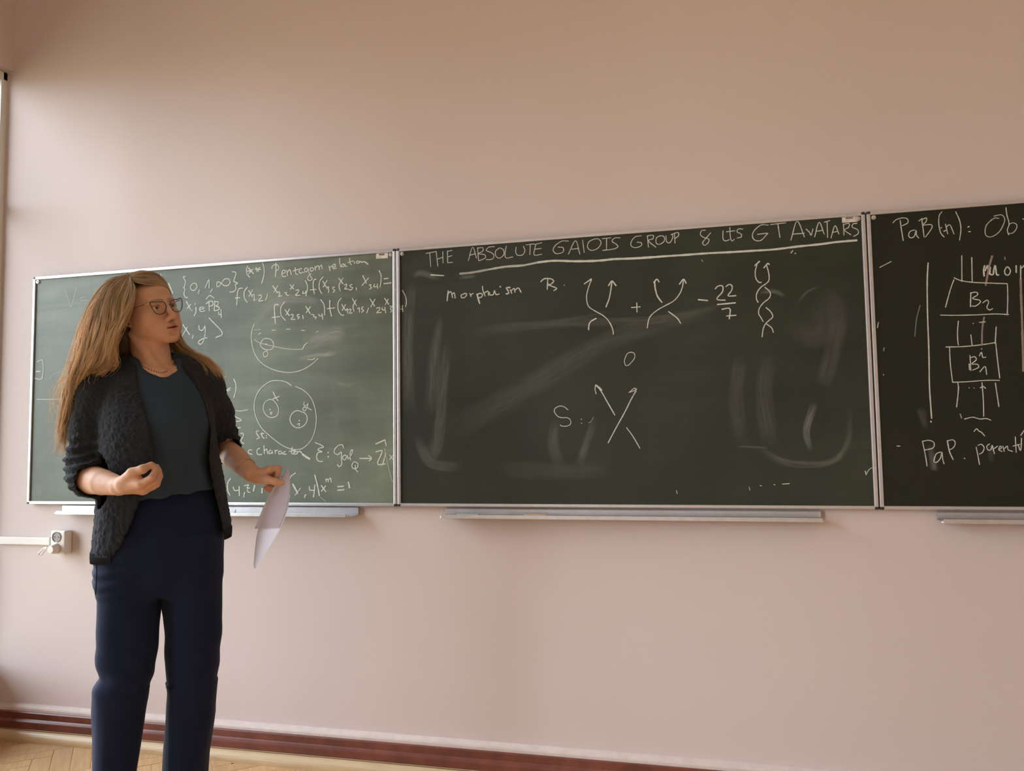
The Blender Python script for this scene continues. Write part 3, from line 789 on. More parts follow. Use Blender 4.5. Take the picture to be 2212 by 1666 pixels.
SM = [
    # left board
    (0, [(655, 750), (690, 728), (725, 718), (748, 722)], 40, 34, .30), (0, [(632, 765), (680, 757), (735, 752)], 16, 14, .45),
    (0, [(640, 776), (690, 768), (728, 762)], 14, 12, .40), (0, [(665, 742), (700, 735), (745, 732)], 34, 26, .22),
    (0, [(552, 700), (575, 665), (615, 645), (665, 648), (690, 655)], 34, 22, .24), (0, [(560, 690), (600, 655), (650, 646)], 20, 16, .2),
    (0, [(600, 790), (660, 760), (720, 700)], 130, 90, .07), (0, [(590, 822), (625, 832)], 22, 16, .18), (0, [(715, 818), (745, 832), (770, 830)], 14, 10, .14),
    (0, [(740, 800), (750, 815), (765, 822)], 30, 20, .08), (0, [(520, 810), (545, 830)], 30, 22, .12),
    # middle board: upper left smudges, long sweeps, vertical wipes along the bottom
    (1, [(890, 600), (905, 590), (925, 594), (950, 604)], 18, 14, .22), (1, [(945, 608), (970, 594), (985, 592)], 12, 10, .25),
    (1, [(990, 600), (1030, 596)], 12, 8, .2), (1, [(890, 610), (885, 660), (880, 760), (885, 900)], 22, 34, .16),
    (1, [(905, 670), (895, 760), (900, 960)], 34, 60, .15), (1, [(950, 680), (940, 760), (930, 900)], 20, 40, .14),
    (1, [(965, 740), (960, 800), (945, 950), (915, 1000)], 16, 40, .14), (1, [(915, 980), (960, 950), (985, 900)], 36, 20, .14),
    (1, [(900, 940), (930, 1000), (1000, 1010)], 26, 20, .14), (1, [(1000, 720), (1180, 700), (1420, 690), (1560, 662)], 26, 14, .10),
    (1, [(960, 940), (1120, 850), (1330, 730), (1560, 670)], 70, 30, .09), (1, [(1000, 870), (1200, 780), (1480, 700)], 60, 40, .08),
    (1, [(1100, 760), (1300, 740), (1500, 720)], 60, 60, .06), (1, [(1180, 700), (1320, 672)], 10, 6, .12),
    (1, [(1100, 935), (1105, 960), (1098, 985)], 12, 18, .30), (1, [(1130, 870), (1140, 920), (1150, 980)], 16, 16, .12),
    (1, [(1200, 905), (1195, 960), (1210, 1010)], 22, 30, .12), (1, [(1285, 905), (1270, 950), (1250, 1005)], 14, 22, .16),
    (1, [(1215, 990), (1208, 1010)], 10, 8, .35), (1, [(1230, 1010), (1280, 1000), (1310, 960)], 12, 8, .12),
    (1, [(1330, 800), (1328, 860), (1320, 930)], 40, 30, .09), (1, [(1405, 800), (1400, 870), (1410, 960)], 26, 40, .10),
    (1, [(1450, 790), (1440, 880), (1445, 960)], 16, 26, .09), (1, [(1480, 780), (1470, 860)], 10, 16, .10), (1, [(1500, 830), (1490, 950), (1500, 985)], 22, 30, .10),
    (1, [(1545, 840), (1540, 930), (1560, 990)], 24, 30, .10), (1, [(1600, 760), (1590, 860), (1600, 960)], 30, 34, .09),
    (1, [(1660, 760), (1650, 860), (1665, 970)], 30, 40, .10), (1, [(1760, 870), (1742, 930), (1752, 975)], 16, 12, .34), (1, [(1782, 800), (1770, 880), (1800, 972)], 12, 14, .30),
    (1, [(1718, 655), (1745, 668), (1760, 678)], 18, 12, .32), (1, [(1722, 655), (1745, 630), (1772, 618)], 6, 6, .16), (1, [(1640, 630), (1675, 630), (1695, 642)], 12, 8, .22),
    (1, [(1700, 700), (1760, 730), (1775, 700), (1790, 620)], 50, 50, .07), (1, [(1800, 620), (1810, 700), (1790, 790), (1775, 840)], 40, 30, .10),
    (1, [(1850, 660), (1870, 672)], 10, 8, .25), (1, [(1785, 870), (1812, 880)], 16, 10, .12), (1, [(1640, 970), (1700, 1000), (1790, 1000), (1830, 960), (1838, 880)], 16, 12, .16),
    (1, [(1650, 1005), (1740, 1020), (1820, 1012)], 26, 20, .10), (1, [(1060, 1010), (1200, 1020), (1330, 1010)], 40, 40, .07), (1, [(1160, 985), (1172, 1000), (1200, 1006)], 12, 10, .18),
    (1, [(1520, 970), (1600, 975), (1660, 965)], 20, 18, .10), (1, [(1590, 965), (1660, 968)], 5, 5, .2), (1, [(1240, 1040), (1320, 1052), (1375, 1045)], 10, 8, .14),
    (1, [(1140, 590), (1220, 600), (1300, 596)], 30, 20, .06), (1, [(1370, 640), (1460, 650), (1560, 640)], 50, 40, .06),
    # right board
    (2, [(1990, 660), (1980, 720), (1978, 800), (1990, 900), (2000, 945)], 12, 24, .12), (2, [(1988, 880), (2000, 930)], 16, 10, .14),
    (2, [(2008, 960), (2016, 1000), (2018, 1018)], 12, 16, .20), (2, [(2050, 530), (2070, 531)], 10, 8, .15), (2, [(2140, 960), (2142, 1000)], 14, 10, .08),
]
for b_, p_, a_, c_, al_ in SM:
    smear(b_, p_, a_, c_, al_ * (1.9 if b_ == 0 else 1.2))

# ------------------------------------------------------------------ socket, plug and cable trunking
so = empty('wall_socket', (-2.705, 0.0, 0.822))
tag(so, 'white double wall socket under the left chalkboard', 'socket')
bm = bmesh.new(); add_box(bm, (-0.038, -0.042, -0.050), (0.038, 0.0, 0.050), 0.009, 3); bm_obj('housing', bm, M['plastic_white'], so, smooth=False)
for zz in (0.023, -0.025):
    bm = bmesh.new()
    add_cyl(bm, (-0.004, -0.0425, zz), (-0.004, -0.0455, zz), 0.0225, 0.0215, 28, False)
    bmesh.ops.create_circle(bm, cap_ends=True, segments=28, radius=0.0225, matrix=Matrix.Translation((-0.004, -0.0428, zz)) @ Matrix.Rotation(math.pi / 2, 4, 'X'))
    sk = bm_obj('outlet', bm, M['plastic_shade'] if zz > 0 else M['plastic_white'], so)
    for dx in (-0.0095, 0.0095):
        bm = bmesh.new(); add_cyl(bm, (-0.004 + dx, -0.0429, zz), (-0.004 + dx, -0.0437, zz), 0.0026, 0.0026, 12); bm_obj('contact_hole', bm, M['plastic_dark'], sk)
    bm = bmesh.new(); add_box(bm, (-0.006, -0.0445, zz - 0.0225), (-0.002, -0.0428, zz - 0.018)); bm_obj('earth_clip', bm, M['alu'], sk)
pl = empty('power_plug', (-2.709, -0.046, 0.797))
tag(pl, 'white round plug pushed into the lower half of the wall socket', 'plug')
bm = bmesh.new()
add_cyl(bm, (0, 0, 0), (0, -0.012, 0), 0.0205, 0.0205, 28); add_cyl(bm, (0, -0.012, 0), (0, -0.030, 0), 0.0205, 0.0150, 28)
bm_obj('plug_body', bm, M['plastic_white'], pl, smooth=False)
cp = catmull([(-0.014, -0.022, 0.004), (-0.030, -0.026, 0.006), (-0.050, -0.022, -0.004), (-0.074, -0.014, -0.022), (-0.062, -0.012, -0.026), (-0.040, -0.014, -0.006), (-0.034, 0.018, 0.006), (-0.034, 0.030, 0.024)], 6)
tube_obj('power_cord', cp, 0.0028, M['plastic_white'], pl)
tube_obj('strain_relief', [(-0.012, -0.021, 0.003), (-0.022, -0.024, 0.005), (-0.032, -0.026, 0.006)], [0.0062, 0.0052, 0.0036], M['plastic_white'], pl)
tk = box_obj('cable_trunking', (XL + 0.004, -0.016, 0.8065), (-2.772, -0.0005, 0.8385), M['plastic_white'], None, 0.003)
tag(tk, 'white plastic cable trunking running from the corner to the wall socket', 'cable trunking')
bm = bmesh.new(); add_box(bm, (-2.7715, -0.018, 0.800), (-2.7445, -0.0005, 0.836), 0.002)
o = bm_obj('cable_entry', bm, M['plastic_shade'], so); o.location = -Vector(so.location)
# ================================================================== the person
PO = np.array([-1.56, -0.90, 0.0])
PRZ = math.atan2(0.6262, 0.7797)
PX = np.array([math.cos(PRZ), math.sin(PRZ), 0.0])         # person frame: x to the picture's right,
PY = np.array([-math.sin(PRZ), math.cos(PRZ), 0.0])        # y away from the camera, z up


def L(px, py, y=0.0):
    """point of the person's frame at depth y on the sight line of a pixel"""
    d = ray(px, py)
    c = CAM - PO
    cl = np.array([c @ PX, c @ PY, c[2]]); dl = np.array([d @ PX, d @ PY, d[2]])
    return cl + dl * ((y - cl[1]) / dl[1])


# ---- implicit modelling: smooth unions sampled on a grid, surfaced with surface nets
def smin(a, b, k):
    h = np.clip(0.5 + 0.5 * (b - a) / k, 0, 1)
    return b * (1 - h) + a * h - k * h * (1 - h)


class Field:
    def __init__(self, xs, ys, zs):
        self.ax = [np.asarray(a, np.float32) for a in (xs, ys, zs)]
        self.F = np.full([len(a) for a in self.ax], 0.05, np.float32)

    def region(self, lo, hi):
        sl = tuple(slice(max(0, int(np.searchsorted(a, l) - 1)), int(np.searchsorted(a, h) + 1)) for a, l, h in zip(self.ax, lo, hi))
        if any(s.stop <= s.start for s in sl): return None, None
        X = self.ax[0][sl[0]][:, None, None]; Y = self.ax[1][sl[1]][None, :, None]; Z = self.ax[2][sl[2]][None, None, :]
        return sl, (X, Y, Z)

    def put(self, sl, d, k, op):
        f = self.F[sl]
        if op == 'add': self.F[sl] = smin(f, d, k) if k else np.minimum(f, d)
        elif op == 'cut': self.F[sl] = -smin(-f, d, k) if k else np.maximum(f, -d)

    def cone(self, a, b, ra, rb, k=0.012, op='add'):
        a, b = np.asarray(a, float), np.asarray(b, float)
        R = max(ra, rb) + k + 0.012
        sl, g = self.region(np.minimum(a, b) - R, np.maximum(a, b) + R)
        if sl is None: return
        X, Y, Z = g
        ba = b - a
        t = np.clip(((X - a[0]) * ba[0] + (Y - a[1]) * ba[1] + (Z - a[2]) * ba[2]) / (ba @ ba + 1e-12), 0, 1)
        d = np.sqrt((X - a[0] - t * ba[0]) ** 2 + (Y - a[1] - t * ba[1]) ** 2 + (Z - a[2] - t * ba[2]) ** 2) - (ra + (rb - ra) * t)
        self.put(sl, d.astype(np.float32), k, op)

    def chain(self, pts, radii, k=0.008, op='add'):
        for i in range(len(pts) - 1): self.cone(pts[i], pts[i + 1], radii[i], radii[i + 1], k, op)

    def ell(self, c, r, rot=None, k=0.012, op='add'):
        """ellipsoid; rot has the three local axes as columns"""
        c, r = np.asarray(c, float), np.asarray(r, float)
        rot = np.eye(3) if rot is None else rot
        R = np.sqrt(((rot * r) ** 2).sum(1)) + k + 0.010
        sl, g = self.region(c - R, c + R)
        if sl is None: return
        q = [g[0] - c[0], g[1] - c[1], g[2] - c[2]]
        e = [rot[0, i] * q[0] + rot[1, i] * q[1] + rot[2, i] * q[2] for i in range(3)]
        k0 = np.sqrt((e[0] / r[0]) ** 2 + (e[1] / r[1]) ** 2 + (e[2] / r[2]) ** 2)
        k1 = np.sqrt((e[0] / r[0] ** 2) ** 2 + (e[1] / r[1] ** 2) ** 2 + (e[2] / r[2] ** 2) ** 2) + 1e-9
        self.put(sl, (k0 * (k0 - 1) / k1).astype(np.float32), k, op)

    def loft(self, levels, k=0.012, op='add', grow=0.0, power=2.0):
        """levels of (z, xc, yc, a, b), bottom to top"""
        lv = np.array(sorted(levels))
        z0, z1 = lv[0, 0], lv[-1, 0]
        R = 0.03 + grow
        lo = [min(lv[:, 1] - lv[:, 3]) - R, min(lv[:, 2] - lv[:, 4]) - R, z0 - R]
        hi = [max(lv[:, 1] + lv[:, 3]) + R, max(lv[:, 2] + lv[:, 4]) + R, z1 + R]
        sl, g = self.region(lo, hi)
        X, Y, Z = g
        zz = self.ax[2][sl[2]]
        it = [np.interp(zz, lv[:, 0], lv[:, i])[None, None, :] for i in range(1, 5)]
        a, b = it[2] + grow, it[3] + grow
        q = ((np.abs(X - it[0]) / a) ** power + (np.abs(Y - it[1]) / b) ** power) ** (1.0 / power)
        d = (q - 1) * np.minimum(a, b)
        d = np.maximum(d, np.maximum(z0 - Z, Z - z1))
        self.put(sl, d.astype(np.float32), k, op)

    def mesh(self):
        F = self.F
        I = F < 0
        n = np.zeros([s - 1 for s in F.shape], np.uint8)
        for dx in (0, 1):
            for dy in (0, 1):
                for dz in (0, 1):
                    n += I[dx:n.shape[0] + dx, dy:n.shape[1] + dy, dz:n.shape[2] + dz]
        cells = np.argwhere((n > 0) & (n < 8))
        idx = np.full(n.shape, -1, np.int32)
        idx[tuple(cells.T)] = np.arange(len(cells))
        P = np.zeros((len(cells), 3)); C = np.zeros(len(cells))
        off = np.array([(i, j, k) for i in (0, 1) for j in (0, 1) for k in (0, 1)])
        for a in range(8):
            for b in range(a + 1, 8):
                if np.abs(off[a] - off[b]).sum() != 1: continue
                ca, cb = cells + off[a], cells + off[b]
                fa, fb = F[tuple(ca.T)], F[tuple(cb.T)]
                mk = (fa < 0) != (fb < 0)
                t = fa[mk] / (fa[mk] - fb[mk])
                pa = np.stack([self.ax[i][ca[mk, i]] for i in range(3)], 1)
                pb = np.stack([self.ax[i][cb[mk, i]] for i in range(3)], 1)
                P[mk] += pa + (pb - pa) * t[:, None]; C[mk] += 1
        P /= C[:, None]
        Q = []
        for ax in range(3):
            u, v = (ax + 1) % 3, (ax + 2) % 3
            sA = [slice(None)] * 3; sB = [slice(None)] * 3
            sA[ax] = slice(0, -1); sB[ax] = slice(1, None)
            A, B = I[tuple(sA)], I[tuple(sB)]
            ed = np.argwhere(A != B)
            ok = np.ones(len(ed), bool)
            for w in (u, v): ok &= (ed[:, w] > 0) & (ed[:, w] < n.shape[w])
            ed = ed[ok]
            if not len(ed): continue
            flip = A[tuple(ed.T)]
            q = []
            for du, dv in ((-1, -1), (0, -1), (0, 0), (-1, 0)):
                c = ed.copy(); c[:, u] += du; c[:, v] += dv
                q.append(idx[tuple(c.T)])
            q = np.stack(q, 1)
            q[~flip] = q[~flip][:, ::-1]
            Q.append(q)
        return P, np.vstack(Q).astype(np.int32)


def relax(P, Q, it=2, w=0.5):
    """a little Laplacian smoothing"""
    e = np.vstack([Q[:, [0, 1]], Q[:, [1, 2]], Q[:, [2, 3]], Q[:, [3, 0]]])
    for _ in range(it):
        S = np.zeros_like(P); C = np.zeros(len(P))
        for a, b in ((0, 1), (1, 0)):
            for i in range(3): S[:, i] += np.bincount(e[:, a], P[e[:, b], i], len(P))
            C += np.bincount(e[:, a], minlength=len(P))
        P = P * (1 - w) + w * S / np.maximum(C, 1)[:, None]
    return P


def normals(P, Q):
    nrm = np.cross(P[Q[:, 2]] - P[Q[:, 0]], P[Q[:, 3]] - P[Q[:, 1]])
    N = np.zeros_like(P)
    for c in range(4):
        for i in range(3): N[:, i] += np.bincount(Q[:, c], nrm[:, i], len(P))
    return N / (np.linalg.norm(N, axis=1)[:, None] + 1e-12)


def vnoise(P, scale, seed=0):
    """smooth value noise in -1..1"""
    p = P * scale + seed * 17.31
    i = np.floor(p).astype(np.int64); f = p - i; f = f * f * (3 - 2 * f)
    out = np.zeros(len(P))
    for dx in (0, 1):
        for dy in (0, 1):
            for dz in (0, 1):
                h = ((i[:, 0] + dx) * 73856093) ^ ((i[:, 1] + dy) * 19349663) ^ ((i[:, 2] + dz) * 83492791) ^ (seed * 2654435)
                h = (h * 1103515245 + 12345) & 0x7fffffff
                h = (h ^ (h >> 13)) * 60493 & 0x7fffffff
                r = h / 0x7fffffff * 2 - 1
                out += r * (f[:, 0] if dx else 1 - f[:, 0]) * (f[:, 1] if dy else 1 - f[:, 1]) * (f[:, 2] if dz else 1 - f[:, 2])
    return out


def axis(*segs):
    """grid axis from (start, end, step) pieces"""
    out = []
    for a, b, s in segs:
        n = max(1, int(round((b - a) / s)))
        out += list(np.linspace(a, b, n, endpoint=False))
    out.append(segs[-1][1])
    return np.array(out)


def lev(rows, y_of=None):
    """rows of (py, px_left, px_right, yc, b) -> loft levels"""
    o = []
    for py, xl, xr, yc, b in rows:
        A, B = L(xl, py, yc), L(xr, py, yc)
        o.append(((A[2] + B[2]) / 2, (A[0] + B[0]) / 2, yc, (B[0] - A[0]) / 2, b))
    return o


# ---- head frame: x to her left, y forward, z up
HY, HP, HR = math.radians(37), math.radians(5), math.radians(15)
fw0 = np.array([math.sin(HY), -math.cos(HY), 0.0]); up0 = np.array([0, 0, 1.0])
hx = np.cross(up0, fw0)
hy = math.cos(HP) * fw0 + math.sin(HP) * up0
hz = math.cos(HP) * up0 - math.sin(HP) * fw0
hx, hz = math.cos(HR) * hx + math.sin(HR) * hz, -math.sin(HR) * hx + math.cos(HR) * hz
HM = np.stack([hx, hy, hz], 1)
HC = L(316, 672, 0.015)


HS = 0.90


def hp(*p): return HC + HM @ (np.array(p, float) * HS)


def head_to_local(P): return (P - HC) @ HM / HS


M['skin'] = None
t_ = NT('skin')
at_ = t_.n('ShaderNodeAttribute', attribute_name='tint')
t_.set(at_.outputs['Color'], 0.55, spec=0.3)
t_.b.inputs['Subsurface Weight'].default_value = 0.12
t_.b.inputs['Subsurface Radius'].default_value = (0.012, 0.005, 0.003)
t_.b.inputs['Subsurface Scale'].default_value = 0.6
t_.bump(t_.noise(t_.coords(), 380, 3), 0.06, 0.001)
M['skin'] = t_.mat


def cloth(name, c0, c1, rough, sheen, bscale, bstr, bdist):
    t = NT(name)
    v = t.coords()
    t.set(t.mix(t.noise(v, bscale, 3), c0, c1), rough, spec=0.15)
    t.b.inputs['Sheen Weight'].default_value = sheen
    t.b.inputs['Sheen Roughness'].default_value = 0.5
    t.bump(t.noise(v, bscale, 4, 0.65), bstr, bdist)
    return t.mat


M['cardigan'] = cloth('charcoal_boucle_knit', (0.0075, 0.008, 0.010), (0.038, 0.043, 0.053), 0.95, 0.08, 170, 0.9, 0.004)
M['rib'] = cloth('charcoal_rib_knit', (0.006, 0.0065, 0.008), (0.024, 0.027, 0.033), 0.95, 0.05, 260, 0.6, 0.002)
M['tshirt'] = cloth('slate_blue_jersey', (0.029, 0.047, 0.072), (0.036, 0.058, 0.088), 0.85, 0.05, 500, 0.15, 0.001)
M['trousers'] = cloth('navy_denim', (0.0064, 0.0110, 0.032), (0.0125, 0.0205, 0.056), 0.85, 0.05, 420, 0.3, 0.001)
M['seam'] = cloth('navy_seam', (0.008, 0.012, 0.030), (0.010, 0.015, 0.035), 0.9, 0.1, 420, 0.2, 0.001)
M['shoe'] = mottled('dark_shoe_leather', (0.02, 0.018, 0.018), 0.45)
M['gold'] = mottled('rose_gold_metal', (0.78, 0.52, 0.36), 0.28, 0.04, 50, metal=1.0)
M['rim'] = mottled('dark_green_enamel', (0.012, 0.022, 0.018), 0.30, 0.1, 50)
M['bead'] = mottled('dark_bead', (0.05, 0.035, 0.03), 0.35)
M['eye_white'] = mottled('eye_white', (0.62, 0.55, 0.50), 0.2, 0.03)
M['iris'] = mottled('iris', (0.035, 0.030, 0.025), 0.15)
t_ = NT('white_paper')
t_.set((0.88, 0.85, 0.88), 0.8, spec=0.2)
tl_ = t_.n('ShaderNodeBsdfTranslucent'); tl_.inputs[0].default_value = (0.88, 0.85, 0.88, 1)
mx_ = t_.n('ShaderNodeMixShader'); mx_.inputs[0].default_value = 0.68
t_.l(t_.b.outputs[0], mx_.inputs[1]); t_.l(tl_.outputs[0], mx_.inputs[2]); t_.l(mx_.outputs[0], t_.out.inputs[0])
M['paper'] = t_.mat

person = empty('person', tuple(PO), PRZ)
tag(person, 'blonde woman in glasses, dark open cardigan and navy trousers gesturing beside the left chalkboard', 'person')


def build_body():
    f = Field(axis((-0.235, 0.375, 0.0021)), axis((-0.285, -0.02, 0.0021), (-0.02, 0.12, 0.0025), (0.12, 0.26, 0.004)),
              axis((0.02, 0.96, 0.008), (0.96, 1.17, 0.0021), (1.17, 1.42, 0.004), (1.42, 1.79, 0.0019)))
    # trunk and legs, a little inside the clothes
    tr = lev([(798, 268, 398, .03, .060), (825, 235, 428, .035, .078), (870, 236, 440, .03, .092), (920, 238, 445, .015, .098), (985, 243, 440, .025, .085),
              (1050, 240, 445, .03, .088), (1120, 232, 462, .035, .092), (1200, 228, 464, .035, .088), (1240, 240, 450, .035, .060)])
    f.loft(tr, 0.02)
    f.cone(L(300, 815, .035), L(222, 838, .03), .048, .040, .03); f.cone(L(370, 815, .04), L(436, 828, .045), .048, .040, .03)
    for row in ([(1260, 228, 345, .03, .085), (1370, 232, 330, .02, .072), (1470, 228, 315, .01, .058), (1560, 222, 300, .03, .058), (1666, 225, 285, .04, .045), (1765, 228, 272, .045, .036)],
                [(1260, 350, 468, .03, .085), (1370, 372, 462, .02, .072), (1470, 376, 456, .01, .058), (1560, 372, 450, .03, .058), (1666, 370, 432, .04, .045), (1765, 372, 420, .045, .036)]):
        f.loft(lev(row), 0.03)
    for px in (250, 397):
        f.cone(L(px, 1765, .045), L(px, 1790, .04), .036, .036, .02)
    # neck
    f.cone(hp(0, -.022, -.075), L(332, 806, .038), .0505, .056, .02)
    f.cone(hp(-.02, .0, -.10), L(345, 815, .0), .030, .030, .03)
    # sternomastoid and collar bones
    f.cone(hp(-.060, -.018, -.065), L(347, 806, -.045), .011, .010, .016)
    f.cone(L(347, 808, -.048), L(312, 800, -.030), .010, .009, .02); f.cone(L(358, 808, -.045), L(385, 803, -.022), .010, .009, .02)
    # ---- head
    E = lambda c, r, k=0.012, op='add', rot=None: f.ell(hp(*c), np.array(r) * HS, HM if rot is None else HM @ rot, k * HS, op)
    K = lambda a, b, ra, rb, k=0.01, op='add': f.cone(hp(*a), hp(*b), ra * HS, rb * HS, k * HS, op)
    E((0, -.014, .030), (.0735, .097, .087))
    E((0, .040, .030), (.060, .051, .058), .02)
    E((0, .030, -.030), (.0615, .058, .072), .02)
    E((0, .044, -.072), (.043, .043, .040), .02)
    for s in (-1, 1):
        K((s * .053, .008, -.056), (s * .016, .078, -.100), .016, .014, .022)
        E((s * .041, .064, -.026), (.021, .023, .019), .018)
        E((s * .049, .044, -.060), (.016, .030, .026), .02)
        E((s * .0585, .028, -.026), (.013, .036, .030), .02)
        E((s * .028, .070, -.062), (.024, .022, .028), .02)
        K((s * .010, .0915, .0165), (s * .043, .078, .017), .0085, .0075, .012)
    E((0, .084, -.101), (.017, .014, .013), .014)
    E((0, .082, -.066), (.027, .018, .022), .016)
    for s in (-1, 1):
        E((s * .031, .0985, .0005), (.0175, .013, .0105), .012, 'cut')
    for s in (-1, 1):
        f.ell(hp(s * .031, .0775, -.001), (.0135 * HS,) * 3, None, .004)                       # lids over the eyeball
        E((s * .0315, .0925, -.0025), (.0125, .012, .0036), .0025, 'cut')                # lid slit
        K((s * .019, .0865, .0028), (s * .031, .0915, .0060), .0020, .0024, .003); K((s * .031, .0915, .0060), (s * .044, .0845, .0020), .0024, .0018, .003)
    K((0, .0925, .006), (0, .1130, -.033), .0075, .0095, .010)
    E((0, .1165, -.0385), (.0105, .0105, .0095), .008)
    for s in (-1, 1):
        E((s * .0125, .1040, -.0425), (.0080, .0110, .0080), .006)
        E((s * .0066, .1085, -.0500), (.0036, .0062, .0035), .003, 'cut')
    # lips, slightly parted
    K((-.004, .1010, -.0650), (-.0215, .0885, -.0690), .0052, .0028, .005); K((.004, .1010, -.0650), (.0215, .0885, -.0690), .0052, .0028, .005)
    K((-.008, .0985, -.0765), (.008, .0985, -.0765), .0062, .0062, .006); K((-.008, .0980, -.0762), (-.0205, .0885, -.0705), .0055, .0028, .006); K((.008, .0980, -.0762), (.0205, .0885, -.0705), .0055, .0028, .006)
    E((0, .0985, -.0705), (.0190, .0150, .0016), .002, 'cut')
    E((.004, .1020, -.0705), (.0085, .0090, .0028), .002, 'cut')
    E((0, .0990, -.0890), (.014, .008, .005), .010, 'cut')
    # ears
    for s in (-1, 1):
        ry = np.array([[math.cos(s * .35), -math.sin(s * .35), 0], [math.sin(s * .35), math.cos(s * .35), 0], [0, 0, 1.0]])
        E((s * .0745, -.010, -.010), (.0065, .0165, .029), .006, 'add', ry)
        E((s * .0830, -.008, -.006), (.0060, .0095, .017), .004, 'cut', ry)
        E((s * .0715, -.002, -.034), (.0055, .0085, .009), .006)
    # ---- right arm and gesturing hand
    wr = L(258, 1050, -.150)
    f.chain([L(216, 848, .03), L(199, 935, .05), L(186, 1028, .055)], [.047, .040, .035], .005)
    f.cone(L(186, 1030, .055), L(202, 1037, .0), .0355, .0400, .006)
    f.chain([L(196, 1036, .01), L(222, 1042, -.07), wr], [.0400, .0345, .0250], .0035)
    mc = [L(303, 1047, -.222), L(310, 1054, -.206), L(312, 1059, -.189), L(308, 1061, -.174)]
    f.cone(wr, L(268, 1047, -.172), .0250, .0235, .004)
    for q, r in zip(mc, (.0125, .0125, .012, .011)):
        f.cone(L(270, 1048, -.172), q, .0190, r, .007)
    fr = [[L(327, 1033, -.236), L(336, 1017, -.222), L(332, 1005, -.205)], [L(336, 1040, -.218), L(343, 1022, -.206), L(339, 1008, -.190)],
          [L(338, 1046, -.197), L(345, 1029, -.188), L(343, 1014, -.175)], [L(331, 1051, -.178), L(339, 1037, -.172), L(340, 1025, -.163)]]
    for q, p3 in zip(mc, fr):
        f.chain([q] + p3, [.0105, .0092, .0082, .0066], .0030)
    f.chain([L(266, 1043, -.178), L(285, 1022, -.209), L(308, 1014, -.224), L(327, 1004, -.217)], [.018, .0130, .0112, .0080], .006)
    f.cone(L(272, 1050, -.18), L(298, 1038, -.205), .018, .013, .012); f.cone(L(288, 1048, -.19), L(312, 1044, -.190), .015, .010, .008)                          # ball of the thumb
    # ---- left arm and the hand with the papers
    Y = 0.085
    wl_ = L(545, 1024, -.10 + Y)
    f.chain([L(436, 838, .05), L(468, 905, .12), L(481, 965, .19)], [.046, .038, .0350], .005)
    f.chain([L(481, 967, .19), L(508, 990, .09), wl_], [.0355, .0365, .0250], .0035)
    ml = [L(583, 1015, -.146 + Y), L(587, 1019, -.126 + Y), L(584, 1028, -.108 + Y), L(576, 1040, -.096 + Y)]
    f.cone(wl_, L(556, 1027, -.11 + Y), .0250, .0235, .004)
    for q, r in zip(ml, (.0125, .0125, .012, .011)):
        f.cone(L(556, 1029, -.112 + Y), q, .0190, r, .007)
    fl = [[L(602, 1012, -.147 + Y), L(600, 1027, -.146 + Y), L(593, 1038, -.141 + Y)], [L(598, 1021, -.124 + Y), L(595, 1035, -.129 + Y), L(587, 1042, -.134 + Y)],
          [L(592, 1036, -.110 + Y), L(588, 1050, -.114 + Y), L(580, 1052, -.119 + Y)], [L(587, 1049, -.098 + Y), L(581, 1059, -.106 + Y), L(573, 1055, -.112 + Y)]]
    for q, p3 in zip(ml, fl):
        f.chain([q] + p3, [.0105, .0092, .0082, .0068], .0030)
    f.chain([L(557, 1034, -.122 + Y), L(578, 1037, -.162 + Y), L(596, 1041, -.183 + Y), L(609, 1043.5, -.188 + Y)], [.018, .0120, .0100, .0085], .006)
    P, Q = f.mesh()
    P = relax(P, Q, 1, 0.4)
    # ---- skin tint: base, flush, lips, brows; nostrils and lip gap darkened as painted shade
    base = np.array([0.645, 0.365, 0.240])
    T = np.tile(base, (len(P), 1))
    T *= (1 + 0.05 * vnoise(P, 60, 3) + 0.04 * vnoise(P, 160, 4))[:, None]
    h = head_to_local(P)
    inh = (np.abs(h[:, 0]) < .10) & (np.abs(h[:, 1]) < .14) & (h[:, 2] > -.13) & (h[:, 2] < .14)

    def blend(mask, col, amt=1.0):
        nonlocal T
        w = np.clip(mask, 0, 1)[:, None] * amt
        T = T * (1 - w) + np.array(col) * w
    front = inh & (h[:, 1] > .05)
    for s in (-1, 1):
        g = np.exp(-(((h[:, 0] - s * .040) / .020) ** 2 + ((h[:, 2] + .036) / .016) ** 2)) * front
        blend(g, (0.62, 0.27, 0.19), 0.45)
        xb = (h[:, 0] * s - .028)
        br = np.exp(-((h[:, 2] - .0175 - .004 * np.clip(1 - (xb / .02) ** 2, -1, 1)) / .0032) ** 2) * (np.abs(xb) < .021) * front
        blend(br, (0.26, 0.135, 0.07), 0.75)
        la = np.exp(-((h[:, 2] - .0042) / .0020) ** 2) * (np.abs(h[:, 0] * s - .032) < .013) * (h[:, 1] > .08) * inh
        blend(la, (0.12, 0.06, 0.04), 0.75)
        no = np.exp(-(((h[:, 0] - s * .0066) / .0042) ** 2 + ((h[:, 2] + .0495) / .0034) ** 2)) * (h[:, 1] > .095) * inh
        blend(no, (0.14, 0.05, 0.03), 0.8)
    lipc = np.abs(h[:, 0]) < .0225
    u = h[:, 0] / .0225
    up_e = -.0600 - .0085 * u ** 2 + .0018 * np.exp(-(u / .28) ** 2) * -1
    lo_e = -.0800 + .0105 * u ** 2
    lm = lipc & (h[:, 1] > .082) & inh
    lw = np.clip((up_e - h[:, 2]) / .0015 + .5, 0, 1) * np.clip((h[:, 2] - lo_e) / .0015 + .5, 0, 1) * lm
    blend(lw, (0.50, 0.18, 0.14), 0.75)
    blend(np.exp(-((h[:, 2] + .0705) / .0014) ** 2) * lm * (h[:, 1] < .1005), (0.10, 0.03, 0.02), 0.85)
